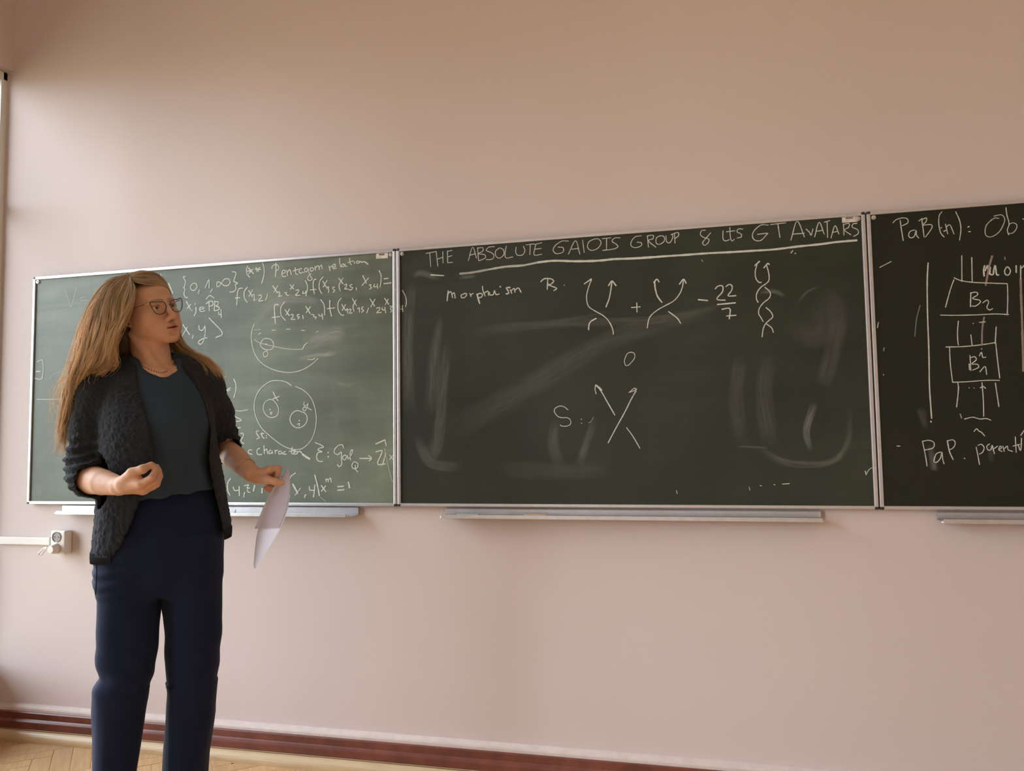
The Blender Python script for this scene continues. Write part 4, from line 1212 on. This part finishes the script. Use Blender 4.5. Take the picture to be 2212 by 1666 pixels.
    # knuckles and finger tips are redder
    for q in [r for p3 in fr + fl for r in p3] + mc + ml:
        d = np.linalg.norm(P - q, axis=1)
        blend(np.exp(-(d / .010) ** 2), (0.64, 0.30, 0.21), 0.35)
    nl = L(613, 1041.5, -.197 + Y)
    blend((np.linalg.norm(P - nl, axis=1) < .0065).astype(float), (0.72, 0.46, 0.36), 0.8)
    return P, Q, T


PB, QB, TB = build_body()
body = mesh_obj('body', PB, QB, M['skin'], person, smooth=True, attrs={'tint': TB})

# eyes
for s in (-1, 1):
    bm = bmesh.new()
    bmesh.ops.create_uvsphere(bm, u_segments=24, v_segments=14, radius=0.0118 * HS)
    eo = bm_obj('eye', bm, M['eye_white'], person, smooth=True)
    eo.location = hp(s * .031, .0775, -.001)
    d = (HM @ np.array([0.10, 1.0, 0.02]))
    bm = bmesh.new()
    d = Vector(d).normalized()
    add_cyl(bm, d * 0.0100 * HS, d * 0.01215 * HS, 0.0060 * HS, 0.0048 * HS, 20)
    bm_obj('iris', bm, M['iris'], eo, smooth=False)

# ---------------------------------------------------------------- glasses
gl = empty('glasses'); gl.parent = person; gl['label'] = 'dark cat-eye glasses with thin rose gold temples'
G0 = np.array([0.0, 0.1055, -.0035])


def rim_pts(s, n=44):
    out = []
    ctrl = [(-.0235, .006), (-.019, .0145), (-.006, .0175), (.010, .0185), (.0245, .0210), (.0285, .0170), (.0265, .004), (.020, -.0120), (.008, -.0205), (-.007, -.0205), (-.018, -.0130), (-.0230, -.003)]
    c = np.array(ctrl + ctrl[:3])
    p = catmull(c, 5)[5:5 + 5 * len(ctrl)]
    for u, v in p:
        x = s * (.0325 + u)
        out.append(hp(x, G0[1] - 1.2 * x * x - 0.10 * (-v if v < 0 else 0), G0[2] + v))
    return np.array(out)


for s in (-1, 1):
    R_ = rim_pts(s)
    rim = tube_obj('rim', R_, 0.00115, M['rim'], gl, 8, True)
    c = R_.mean(0)
    V = np.vstack([c + HM[:, 1] * 0.0015, R_])
    Fc = [(0, 1 + i, 1 + (i + 1) % len(R_)) for i in range(len(R_))]
    mesh_obj('lens', V, Fc, M['lens'], rim)
    tube_obj('temple', catmull([hp(s * .0605, G0[1] - .0125, G0[2] + .0165), hp(s * .0685, .0800, .0130), hp(s * .0755, .040, .0105), hp(s * .0775, .004, .0080), hp(s * .0760, -.016, -.004), hp(s * .0745, -.026, -.022)], 5), [0.0016] * 6 + [0.0011] * 20, M['gold'], gl, 8)
    tube_obj('nose_pad_arm', catmull([hp(s * .0105, G0[1] - .0015, -.004), hp(s * .0100, .1040, -.0085), hp(s * .0105, .1035, -.0120)], 4), 0.0007, M['gold'], gl, 6)
tube_obj('bridge', catmull([hp(-.0095, G0[1] - .001, .0030), hp(-.004, G0[1] + .0030, .0058), hp(.004, G0[1] + .0030, .0058), hp(.0095, G0[1] - .001, .0030)], 5), 0.0011, M['gold'], gl, 8)

# ---------------------------------------------------------------- trousers
LEG_A = [(1150, 212, 352, .035, .108), (1215, 204, 352, .035, .110), (1262, 200, 351, .035, .108), (1292, 207, 346, .03, .100), (1370, 207, 343, .02, .090), (1430, 206, 338, .015, .084), (1456, 216, 334, .010, .080), (1482, 200, 325, .015, .080),
         (1530, 197, 317, .03, .082), (1600, 199, 305, .035, .082), (1666, 199, 295, .04, .080), (1740, 199, 288, .042, .080), (1803, 198, 284, .042, .080)]
LEG_B = [(1150, 345, 480, .035, .108), (1215, 345, 481, .035, .110), (1262, 346, 481, .035, .108), (1292, 351, 480, .03, .100), (1370, 355, 478, .02, .090), (1440, 356, 473, .015, .084), (1485, 364, 466, .015, .080), (1540, 358, 464, .03, .082),
         (1620, 353, 455, .035, .082), (1666, 351, 452, .04, .080), (1740, 347, 448, .042, .080), (1803, 344, 446, .042, .080)]


def build_trousers():
    f = Field(axis((-0.215, 0.255, 0.0045)), axis((-0.125, 0.185, 0.0045)), axis((0.01, 1.10, 0.0050)))
    f.loft(lev([(1036, 242, 452, .022, .094), (1066, 236, 462, .03, .098), (1085, 230, 470, .03, .104), (1150, 209, 482, .035, .116), (1215, 203, 482, .035, .118), (1245, 205, 480, .033, .112), (1282, 240, 452, .033, .092)]), 0.0, power=2.2)
    f.loft(lev(LEG_A), 0.016, power=2.2); f.loft(lev(LEG_B), 0.016, power=2.2)
    P, Q = f.mesh()
    P = relax(P, Q, 3, 0.5)
    N = normals(P, Q)
    z = P[:, 2]
    # folds: slanting drag lines behind the knee, creases below the hip, soft long folds down the legs
    kn = np.exp(-((z - .62) / .10) ** 2)
    w = 0.0014 * kn * np.sin((z * 1.0 + P[:, 0] * 0.9) * 75 + 2.2 * vnoise(P, 9, 2)) + 0.0045 * vnoise(P * [1, 1, .35], 22, 5)
    hipf = np.exp(-((z - .86) / .05) ** 2) * (P[:, 0] < -.04)
    w += 0.0022 * hipf * np.sin((z - 0.25 * P[:, 0]) * 210 + 2 * vnoise(P, 14, 8))
    w += 0.006 * np.clip(vnoise(P * [1, 1, .22], 17, 9), 0, 1) * (z < .55)
    P = P + N * w[:, None]
    return P, Q


PT, QT = build_trousers()
tro = mesh_obj('trousers', PT, QT, M['trousers'], person, smooth=True)
# side seam with its raised stitching on the lit hip
sm = [L(208, 1213, -.045), L(209, 1235, -.052), L(208, 1260, -.052), L(206, 1285, -.040)]
tube_obj('side_seam', catmull(sm, 5), 0.0016, M['seam'], tro, 6)

# shoes under the hems
for px in (246, 396):
    f = Field(axis((-.07, .07, .004)), axis((-.20, .12, .004)), axis((-.01, .11, .004)))
    f.ell((0, -.09, .032), (.044, .075, .030), None, .02); f.ell((0, .03, .036), (.036, .075, .036), None, .02); f.cone((0, .05, .05), (0, .05, .09), .038, .036, .02)
    f.F[:, :, f.ax[2] < 0.0] = 0.05
    P, Q = f.mesh()
    o = mesh_obj('shoe', P, Q, M['shoe'], person, smooth=True)
    q = L(px, 1790, .04); o.location = (q[0], .03, 0.0); o.rotation_euler = (0, 0, 0.35)

# ---------------------------------------------------------------- t-shirt
def curve_at(tab, z, y0=0.0):
    """x of a traced edge at heights z; tab rows of (px, py, depth)"""
    q = np.array([L(a, b, c) for a, b, c in tab])
    o = np.argsort(q[:, 2])
    return np.interp(z, q[o, 2], q[o, 0])


SHIRT = [(784, 285, 388, .030, .062), (800, 255, 412, .030, .075), (822, 224, 440, .030, .090), (870, 222, 452, .020, .112), (915, 226, 456, .002, .124), (960, 229, 453, .006, .116), (1005, 231, 452, .014, .108), (1050, 231, 462, .018, .114), (1092, 230, 468, .020, .118)]


def build_shirt():
    f = Field(axis((-0.20, 0.22, 0.004)), axis((-0.17, 0.17, 0.004)), axis((1.03, 1.50, 0.004)))
    f.loft(lev(SHIRT), 0.0, power=2.2)
    f.cone(L(292, 805, .03), L(222, 834, .03), .050, .048, .03); f.cone(L(372, 803, .035), L(440, 830, .04), .050, .048, .03)
    D = f.F.copy()
    f.F = np.maximum(D, -(D + 0.009))
    f.cone(L(322, 735, .060), L(345, 781, -.034), .045, .046, .004, 'cut')
    z = f.ax[2][None, None, :]; x = f.ax[0][:, None, None]
    a, b = L(300, 1084, -.10), L(462, 1058, -.06)
    zh = a[2] + (x - a[0]) * (b[2] - a[2]) / (b[0] - a[0])
    f.F = np.maximum(f.F, (zh - z).astype(np.float32))
    P, Q = f.mesh()
    P = relax(P, Q, 2, 0.5)
    N = normals(P, Q)
    # drape: folds running from the bust to the hem
    c = P[:, 0] * 0.85 + P[:, 2] * 0.42
    w = 0.0030 * np.clip((1.34 - P[:, 2]) / .2, 0, 1) * np.sin(c * 95 + 2.0 * vnoise(P, 7, 3)) + 0.0030 * vnoise(P * [1, 1, .45], 16, 6)
    P = P + N * w[:, None]
    return P, Q


PS, QS = build_shirt()
mesh_obj('t_shirt', PS, QS, M['tshirt'], person, smooth=True)

# ---------------------------------------------------------------- cardigan
CARD = [(796, 262, 412, .040, .082), (815, 235, 437, .036, .098), (840, 216, 452, .034, .112), (890, 212, 460, .022, .138), (930, 214, 464, .012, .147), (985, 212, 474, .014, .143), (1040, 210, 486, .024, .132), (1080, 207, 492, .026, .134), (1120, 204, 498, .030, .136), (1160, 199, 501, .034, .138), (1225, 190, 505, .036, .140)]
EDGE_L = [(300, 770, -.08), (296, 800, -.09), (303, 850, -.10), (318, 905, -.12), (331, 955, -.12), (330, 1010, -.115), (302, 1082, -.11), (285, 1130, -.11), (262, 1180, -.105), (236, 1215, -.10), (225, 1240, -.10)]
EDGE_R = [(384, 765, -.03), (398, 795, -.05), (424, 830, -.07), (444, 875, -.08), (457, 930, -.09), (452, 990, -.085), (459, 1030, -.085), (466, 1060, -.085), (476, 1110, -.08), (487, 1158, -.08), (494, 1200, -.08)]


def build_cardigan():
    f = Field(axis((-0.265, 0.265, 0.0038)), axis((-0.17, 0.275, 0.0042)), axis((0.87, 1.50, 0.0038)))
    f.loft(lev(CARD), 0.0, power=2.2)
    f.cone(L(296, 804, .04), L(216, 838, .03), .058, .058, .03); f.cone(L(372, 799, .045), L(438, 832, .05), .057, .058, .03)
    # sleeves
    f.chain([L(211, 848, .030), L(196, 925, .045), L(186, 990, .055), L(183, 1026, .050)], [.055, .050, .047, .046], .03)
    f.chain([L(184, 1024, .050), L(192, 1032, .012), L(198, 1035, -.004)], [.046, .048, .049], .02)
    f.chain([L(438, 842, .05), L(462, 895, .11), L(474, 935, .165), L(480, 958, .185)], [.060, .053, .050, .049], .03)
    f.chain([L(480, 958, .185), L(493, 974, .135)], [.049, .047], .02)
    D = f.F.copy()
    f.F = np.maximum(D, -(D + 0.0085))
    x = f.ax[0][:, None, None]; y = f.ax[1][None, :, None]; z = f.ax[2][None, None, :]
    xl = curve_at(EDGE_L, f.ax[2])[None, None, :]; xr = curve_at(EDGE_R, f.ax[2])[None, None, :]
    op = np.maximum(np.maximum(xl - x, x - xr), y - 0.0)
    op = np.where(z > 1.0, op, np.maximum(np.maximum(xl - x, x - xr), y - 0.0))
    f.F = np.maximum(f.F, -op.astype(np.float32))
    # neck opening
    f.cone(L(318, 735, .07), L(342, 780, -.04), .053, .054, .004, 'cut')
    # open cuffs
    a0, a1 = L(197, 1036, -.006), L(212, 1040, -.05)
    f.cone(a0, a1, .0445, .046, .003, 'cut')
    dv = (a1 - a0) / np.linalg.norm(a1 - a0)
    cutp = ((x - a0[0]) * dv[0] + (y - a0[1]) * dv[1] + (z - a0[2]) * dv[2]) - .012
    near = np.sqrt((x - a0[0]) ** 2 + (y - a0[1]) ** 2 + (z - a0[2]) ** 2) < .085
    f.F = np.where(near & (x < a0[0] + .05), np.maximum(f.F, cutp), f.F).astype(np.float32)
    b0, b1 = L(493, 974, .135), L(505, 986, .10)
    f.cone(b0 + (b1 - b0) * .45, b1, .0400, .044, .003, 'cut')
    dv = (b1 - b0) / np.linalg.norm(b1 - b0)
    cutp = ((x - b0[0]) * dv[0] + (y - b0[1]) * dv[1] + (z - b0[2]) * dv[2]) - .004
    near = np.sqrt((x - b0[0]) ** 2 + (y - b0[1]) ** 2 + (z - b0[2]) ** 2) < .075
    f.F = np.where(near & (x > b0[0] - .05) & (y < b0[1] + .05), np.maximum(f.F, cutp), f.F).astype(np.float32)
    # hem, lower at her right front
    a, b = L(200, 1208, -.02), L(495, 1149, .0)
    zh = a[2] + (x - a[0]) * (b[2] - a[2]) / (b[0] - a[0])
    f.F = np.maximum(f.F, (zh - z).astype(np.float32))
    P, Q = f.mesh()
    P = relax(P, Q, 2, 0.5)
    N = normals(P, Q)
    # gathered sleeve folds
    el = L(165, 1000, .04)
    g = np.exp(-((P[:, 2] - el[2]) / .075) ** 2) * np.clip((L(232, 950, 0)[0] - P[:, 0]) / .03, 0, 1)
    w = 0.0052 * g * np.sin(P[:, 2] * 235 - P[:, 0] * 50 + 2.2 * vnoise(P, 14, 1))
    el2 = L(490, 940, .15)
    g2 = np.exp(-((P[:, 2] - el2[2]) / .06) ** 2) * np.clip((P[:, 0] - L(472, 930, .1)[0]) / .02, 0, 1)
    w += 0.0030 * g2 * np.sin(P[:, 2] * 250 + P[:, 0] * 60 + 1.5 * vnoise(P, 14, 2))
    # long soft folds, then the loopy knit
    w += 0.004 * vnoise(P * [1, 1, .3], 18, 4)
    w += 0.0021 * vnoise(P, 120, 7) + 0.0014 * vnoise(P, 210, 9)
    P = P + N * w[:, None]
    return P, Q, a, b


PC, QC, HA, HB = build_cardigan()
cardi = mesh_obj('cardigan', PC, QC, M['cardigan'], person, smooth=True)


# ribbed hem: small upright ribs around the lower edge, shoulder of the front panels included
def rib_hem():
    lv_ = np.array(sorted(lev(CARD)))
    V, F = [], []
    rr = random.Random(3)
    n = 190
    for i in range(n):
        t = 2 * math.pi * i / n
        pts = []
        for dz in (-.026, -.012, .004):
            ct_, st_ = math.cos(t), math.sin(t)
            zz = HA[2]
            for _ in range(2):
                c = [np.interp(zz, lv_[:, 0], lv_[:, j]) for j in range(1, 5)]
                r = (abs(ct_) ** 2.2 + abs(st_) ** 2.2) ** (-1 / 2.2)
                xx, yy = c[0] + (c[2] - .002) * r * ct_, c[1] + (c[3] - .002) * r * st_
                zz = HA[2] + (xx - HA[0]) * (HB[2] - HA[2]) / (HB[0] - HA[0])
            pts.append((xx, yy, zz + dz + .010))
        xm, ym, zm = pts[1]
        xl = curve_at(EDGE_L, np.array([zm]))[0]; xr = curve_at(EDGE_R, np.array([zm]))[0]
        if ym < 0.0 and xl < xm < xr: continue
        v, q = tube_arrays(pts, [.0020, .0032, .0030], 6)
        b0 = len(V)
        V += list(v); F += [tuple(b0 + k for k in w) for w in q]
    o = mesh_obj('ribbed_hem', V, F, M['rib'], cardi, smooth=True)
    o['kind'] = 'stuff'


rib_hem()

# ---------------------------------------------------------------- hair
def hair_material():
    t = NT('blonde_hair')
    at = t.n('ShaderNodeAttribute', attribute_name='tint')
    t.set(at.outputs['Color'], 0.40, spec=0.45)
    tl = t.n('ShaderNodeBsdfTranslucent')
    t.l(at.outputs['Color'], tl.inputs[0])
    mx = t.n('ShaderNodeMixShader')
    mx.inputs[0].default_value = 0.45
    t.l(t.b.outputs[0], mx.inputs[1]); t.l(tl.outputs[0], mx.inputs[2]); t.l(mx.outputs[0], t.out.inputs[0])
    return t.mat


M['hair'] = hair_material()
hair = empty('hair'); hair.parent = person; hair['label'] = 'long loose blonde hair with a side parting'


def build_cap():
    f = Field(axis((-0.20, 0.20, 0.004)), axis((-0.16, 0.20, 0.004)), axis((1.36, 1.80, 0.004)))
    f.ell(hp(0, -.016, .030), np.array((.0800, .1030, .0925)) * HS, HM, .01)
    f.ell(hp(0, .034, .036), np.array((.0655, .054, .0580)) * HS, HM, .02)
    x = f.ax[0][:, None, None]; y = f.ax[1][None, :, None]; z = f.ax[2][None, None, :]
    q = [x - HC[0], y - HC[1], z - HC[2]]
    h = [(HM[0, i] * q[0] + HM[1, i] * q[1] + HM[2, i] * q[2]) / HS for i in range(3)]
    cut = h[1] - (0.030 + 0.86 * (h[2] - 0.017) - 0.45 * np.abs(h[0]))
    f.F = np.maximum(f.F, cut.astype(np.float32) * 0.7)
    f.cone(hp(0, -.070, .0), L(282, 775, .100), .052, .045, .02); f.cone(hp(-.045, -.052, -.02), L(262, 775, .075), .030, .034, .02); f.cone(hp(.045, -.052, -.02), L(330, 775, .100), .030, .034, .02)
    P, Q = f.mesh()
    P = relax(P, Q, 2, 0.5)
    P = P + normals(P, Q) * (0.0015 * vnoise(P, 90, 5))[:, None]
    return P, Q


PH, QH = build_cap()
col = np.tile(np.array([0.17, 0.098, 0.042]), (len(PH), 1)) * (1 + .25 * vnoise(PH, 70, 2))[:, None]
mesh_obj('hair_cap', PH, QH, M['hair'], hair, smooth=True, attrs={'tint': col})

GUIDES = [
    [(283, 602, -.052), (290, 620, -.088), (291, 640, -.102), (286, 662, -.106), (272, 682, -.106), (262, 698, -.103), (248, 720, -.098), (240, 752, -.088), (243, 780, -.060), (222, 804, -.030), (190, 832, .06)],
    [(282, 600, -.050), (284, 620, -.085), (280, 648, -.100), (272, 676, -.103), (261, 698, -.102), (248, 722, -.098), (240, 752, -.088), (243, 780, -.060), (224, 802, -.030), (190, 830, .06)],
    [(281, 599, -.045), (273, 622, -.078), (263, 652, -.092), (261, 676, -.097), (260, 698, -.097), (246, 722, -.094), (238, 752, -.085), (241, 780, -.060), (222, 802, -.030), (190, 830, .06)],
    [(280, 597, -.035), (262, 618, -.072), (250, 650, -.088), (246, 688, -.094), (240, 728, -.092), (234, 768, -.075), (212, 798, -.030), (190, 812, .010), (170, 850, .07)],
    [(278, 596, -.025), (250, 613, -.060), (233, 648, -.076), (223, 690, -.082), (212, 740, -.080), (200, 785, -.060), (182, 812, -.010), (165, 860, .06), (155, 900, .09)],
    [(276, 595, -.005), (241, 612, -.035), (218, 648, -.050), (205, 698, -.055), (188, 758, -.050), (168, 818, -.015), (155, 880, .04), (146, 930, .09)],
    [(275, 594, .015), (235, 611, -.005), (209, 652, -.015), (191, 704, -.018), (173, 764, -.010), (152, 830, .015), (141, 900, .050), (133, 950, .085)],
    [(275, 594, .035), (232, 611, .035), (203, 654, .035), (184, 709, .030), (163, 773, .035), (145, 840, .050), (134, 920, .075), (124, 985, .10)],
    [(277, 593, .050), (237, 610, .075), (209, 656, .085), (194, 713, .085), (176, 778, .088), (158, 850, .10), (146, 930, .11), (138, 990, .12)],
    [(279, 593, .060), (262, 600, .095), (245, 640, .118), (231, 700, .125), (221, 760, .125), (210, 820, .14), (203, 880, .165)],
    [(280, 592, .060), (278, 597, .100), (274, 622, .128), (268, 672, .140), (262, 730, .128), (255, 790, .130), (250, 850, .165)],
    [(280, 594, .045), (298, 591, .070), (314, 600, .110), (322, 640, .132), (326, 700, .132), (326, 760, .118), (322, 805, .140)],
    [(280, 595, .025), (298, 588, .040), (320, 590, .070), (336, 606, .098), (344, 650, .118), (350, 710, .118), (358, 752, .100), (370, 785, .090), (384, 812, .11)],
    [(280, 596, .000), (300, 588, .010), (323, 588, .035), (343, 602, .070), (353, 640, .098), (360, 690, .108), (370, 738, .100), (384, 770, .075), (402, 790, .050), (420, 806, .030)],
    [(281, 597, -.020), (301, 589, -.018), (326, 588, .008), (346, 600, .038), (358, 628, .068), (367, 670, .090), (375, 716, .095), (386, 748, .085), (408, 770, .055), (436, 788, .020), (452, 812, .0)],
    [(281, 598, -.036), (301, 592, -.038), (326, 592, -.020), (345, 602, .006), (357, 624, .032), (367, 652, .058), (375, 694, .078), (386, 736, .080), (410, 760, .055), (446, 778, .025), (469, 802, .010), (478, 826, .010)],
    [(283, 604, -.055), (299, 612, -.074), (323, 616, -.066), (345, 620, -.034), (359, 632, .005), (369, 656, .040), (376, 696, .068), (388, 738, .072), (412, 762, .050), (448, 780, .022), (470, 804, .010), (477, 824, .012)],
]
GW = [catmull([L(*p) for p in g], 6) for g in GUIDES]


def resample(P, n):
    d = np.r_[0, np.cumsum(np.linalg.norm(np.diff(P, axis=0), axis=1))]
    t = np.linspace(0, d[-1], n)
    return np.stack([np.interp(t, d, P[:, i]) for i in range(3)], 1)


NP = 30
GR = np.array([resample(g, NP) for g in GW])
# keep the guides outside the skull
def push_out(P, m=0.002):
    h = head_to_local(P)
    r = np.array([.0815, .1045, .0945]); c = np.array([0, -.016, .030])
    q = (h - c) / r
    d = np.linalg.norm(q, axis=1)
    low = h[:, 2] < -0.05
    k = np.where((d < 1.0 + m) & ~low, (1.0 + m) / np.maximum(d, 1e-6), 1.0)
    h2 = c + (h - c) * k[:, None]
    return HC + h2 @ HM.T * HS


def strands(count, s0, s1, rad, spread, seed, dark, wav, tail=0.0, locks=60):
    """strands gathered in locks that share their offset, wave and tone"""
    rg = np.random.default_rng(seed)
    V, F, T = [], [], []
    NS = 4
    fi = []
    for i in range(NP - 1):
        for a in range(NS):
            b = (a + 1) % NS
            fi.append((i * NS + a, i * NS + b, (i + 1) * NS + b, (i + 1) * NS + a))
    fi = np.array(fi)
    tt = np.linspace(0, 1, NP)
    lock = [dict(s=s0 + (s1 - s0) * (q + rg.uniform(.1, .9)) / locks, dr=rg.normal(0, 1, 3) * [1, .8, .4], ph=rg.uniform(0, 6.28, 3), fq=rg.uniform(1.4, 3.6, 3),
                 tone=rg.uniform(0.58, 1.25), ln=rg.uniform(.88, 1.0)) for q in range(locks)]
    for c in range(count):
        k = lock[rg.integers(locks)]
        s = min(max(k['s'] + rg.normal(0, .5) * (s1 - s0) / locks, s0), s1)
        i = min(int(s), len(GR) - 2); fr_ = s - i
        P = GR[i] * (1 - fr_) + GR[i + 1] * fr_
        am = spread * (0.10 + 0.90 * tt)
        wv = np.stack([np.sin(k['fq'][j] * 6.28 * tt + k['ph'][j] + rg.normal(0, .25)) for j in range(3)], 1) * (wav * (0.25 + 0.9 * tt))[:, None]
        P = P + (k['dr'] + rg.normal(0, .35, 3) * [1, .8, .4])[None] * am[:, None] + wv
        ln = min(1.0 + tail, k['ln'] * rg.uniform(0.90, 1.06 + tail))
        P = resample(P[: max(8, int(NP * min(1, ln)))], NP)
        P = push_out(P, rg.uniform(0.004, 0.05) + 0.01)
        R = rad * rg.uniform(0.7, 1.3) * np.clip(np.minimum(1.0, 1.35 - tt * 1.2) * np.minimum(1, .5 + tt * 6), 0.15, 1)
        v, _ = tube_arrays(P, R, NS)
        V.append(v); F.append(fi + c * NP * NS)
        tone = k['tone'] * rg.uniform(0.85, 1.15)
        cc = np.array([0.84, 0.615, 0.370]) * tone
        cc = cc * np.array([1.0, rg.uniform(0.95, 1.04), rg.uniform(0.85, 1.12)])
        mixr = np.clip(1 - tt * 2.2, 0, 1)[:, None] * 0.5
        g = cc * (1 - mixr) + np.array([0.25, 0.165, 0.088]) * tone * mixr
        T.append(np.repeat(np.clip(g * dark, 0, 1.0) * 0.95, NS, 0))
    return np.vstack(V), np.vstack(F), np.vstack(T)


def hair_part(name, *sets):
    V, F, T = [], [], []
    o = 0
    for st in sets:
        v, f, t = strands(*st)
        V.append(v); F.append(f + o); T.append(t); o += len(v)
    ob = mesh_obj(name, np.vstack(V), np.vstack(F), M['hair'], hair, smooth=True, attrs={'tint': np.vstack(T)})
    ob['kind'] = 'stuff'
    return ob


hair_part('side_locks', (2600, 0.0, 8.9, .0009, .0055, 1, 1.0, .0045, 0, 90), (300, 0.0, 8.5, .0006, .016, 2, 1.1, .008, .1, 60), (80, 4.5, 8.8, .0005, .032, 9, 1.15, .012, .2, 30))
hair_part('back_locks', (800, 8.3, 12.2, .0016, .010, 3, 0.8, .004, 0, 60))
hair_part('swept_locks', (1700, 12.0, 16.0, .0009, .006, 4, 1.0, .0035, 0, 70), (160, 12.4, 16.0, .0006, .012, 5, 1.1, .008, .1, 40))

# ---------------------------------------------------------------- jewellery
nk = empty('necklace'); nk.parent = person; nk['label'] = 'fine chain with a short row of small dark beads'
ch = catmull([L(287, 772, .0), L(306, 790, -.040), L(330, 800, -.066), L(350, 804, -.072), L(366, 797, -.058), L(375, 778, -.020)], 8)
tube_obj('chain', ch, 0.0009, M['gold'], nk, 6)
for i in range(9):
    p = ch[13 + i * 2]
    bm = bmesh.new(); bmesh.ops.create_icosphere(bm, subdivisions=2, radius=0.0017); o = bm_obj('bead', bm, M['bead'], nk, True); o.location = tuple(p + np.array([0, -.0015, -.0015]))
bm = bmesh.new(); bmesh.ops.create_icosphere(bm, subdivisions=2, radius=0.0024)
o = bm_obj('ear_stud', bm, M['bead'], person, True); o.location = hp(-.0785, .0035, -.034)
wc, wd = L(530, 1014, .02), None
a_, b_ = L(510, 990, .175 - .085), L(545, 1024, -.015)
ax_ = (b_ - a_) / np.linalg.norm(b_ - a_)
e1 = np.cross(ax_, [0, 0, 1.0]); e1 /= np.linalg.norm(e1); e2 = np.cross(e1, ax_)
t0_ = 0.60
cc_ = a_ + (b_ - a_) * t0_
ring = [cc_ + (.0305) * (math.cos(q) * e1 + math.sin(q) * e2) + ax_ * .006 * math.sin(q) for q in np.linspace(0, 6.283, 40, endpoint=False)]
o = tube_obj('bracelet', ring, 0.0010, M['gold'], person, 8, True); o['label'] = 'thin gold bracelet on the wrist of the hand with the papers'

# ---------------------------------------------------------------- the held papers
def sheet(left, right, name, label, group, part=1.0, back=(0.0, 0.0)):
    Lp = catmull([L(*p) for p in left], 6); Rp = catmull([L(*p) for p in right], 6)
    n, mres = 40, 14
    Lp, Rp = resample(Lp, n), resample(Rp, n)
    V = []
    for i in range(n):
        for j in range(mres):
            s = j / (mres - 1)
            p = Lp[i] * (1 - s) + Rp[i] * s
            if i > part * (n - 1): continue
            bul = math.sin(math.pi * s) * 0.010 * math.sin(math.pi * i / (n - 1))
            bk = back[0] + (back[1] - back[0]) * (i / (part * (n - 1))) ** 2
            V.append(p + np.array([-bul - .96 * bk, .28 * bk, 0]))
    V = np.array(V)
    n = len(V) // mres
    F = [(i * mres + j, i * mres + j + 1, (i + 1) * mres + j + 1, (i + 1) * mres + j) for i in range(n - 1) for j in range(mres - 1)]
    W = PO + V[:, :1] * PX + V[:, 1:2] * PY + V[:, 2:3] * np.array([0, 0, 1.0])
    c = W.mean(0)
    o = mesh_obj(name, W - c, F, M['paper'], None, smooth=True)
    o.location = c
    sol = o.modifiers.new('thickness', 'SOLIDIFY'); sol.thickness = 0.0004; sol.offset = 0
    tag(o, label, 'paper', group)
    return o


sheet([(604, 1038, -.086), (590, 1058, -.086), (577, 1084, -.080), (566, 1114, -.068), (556, 1150, -.050), (551, 1185, -.032), (548, 1222, -.010)],
      [(625, 1010, .030), (627, 1050, .035), (623, 1092, .040), (611, 1130, .045), (594, 1163, .045), (573, 1196, .040), (551, 1230, .030)],
      'paper_sheet', 'long white sheet of paper held upright between thumb and fingers, front of two', 'papers in the hand')
sheet([(604, 1038, -.086), (590, 1058, -.086), (577, 1084, -.080), (566, 1114, -.068), (556, 1150, -.050), (551, 1185, -.032), (548, 1222, -.010)],
      [(625, 1010, .030), (627, 1050, .035), (623, 1092, .040), (611, 1130, .045), (594, 1163, .045), (573, 1196, .040), (551, 1230, .030)],
      'paper_sheet', 'second white sheet whose corner peeks out left of the front sheet', 'papers in the hand', 0.58, (.0015, .011))
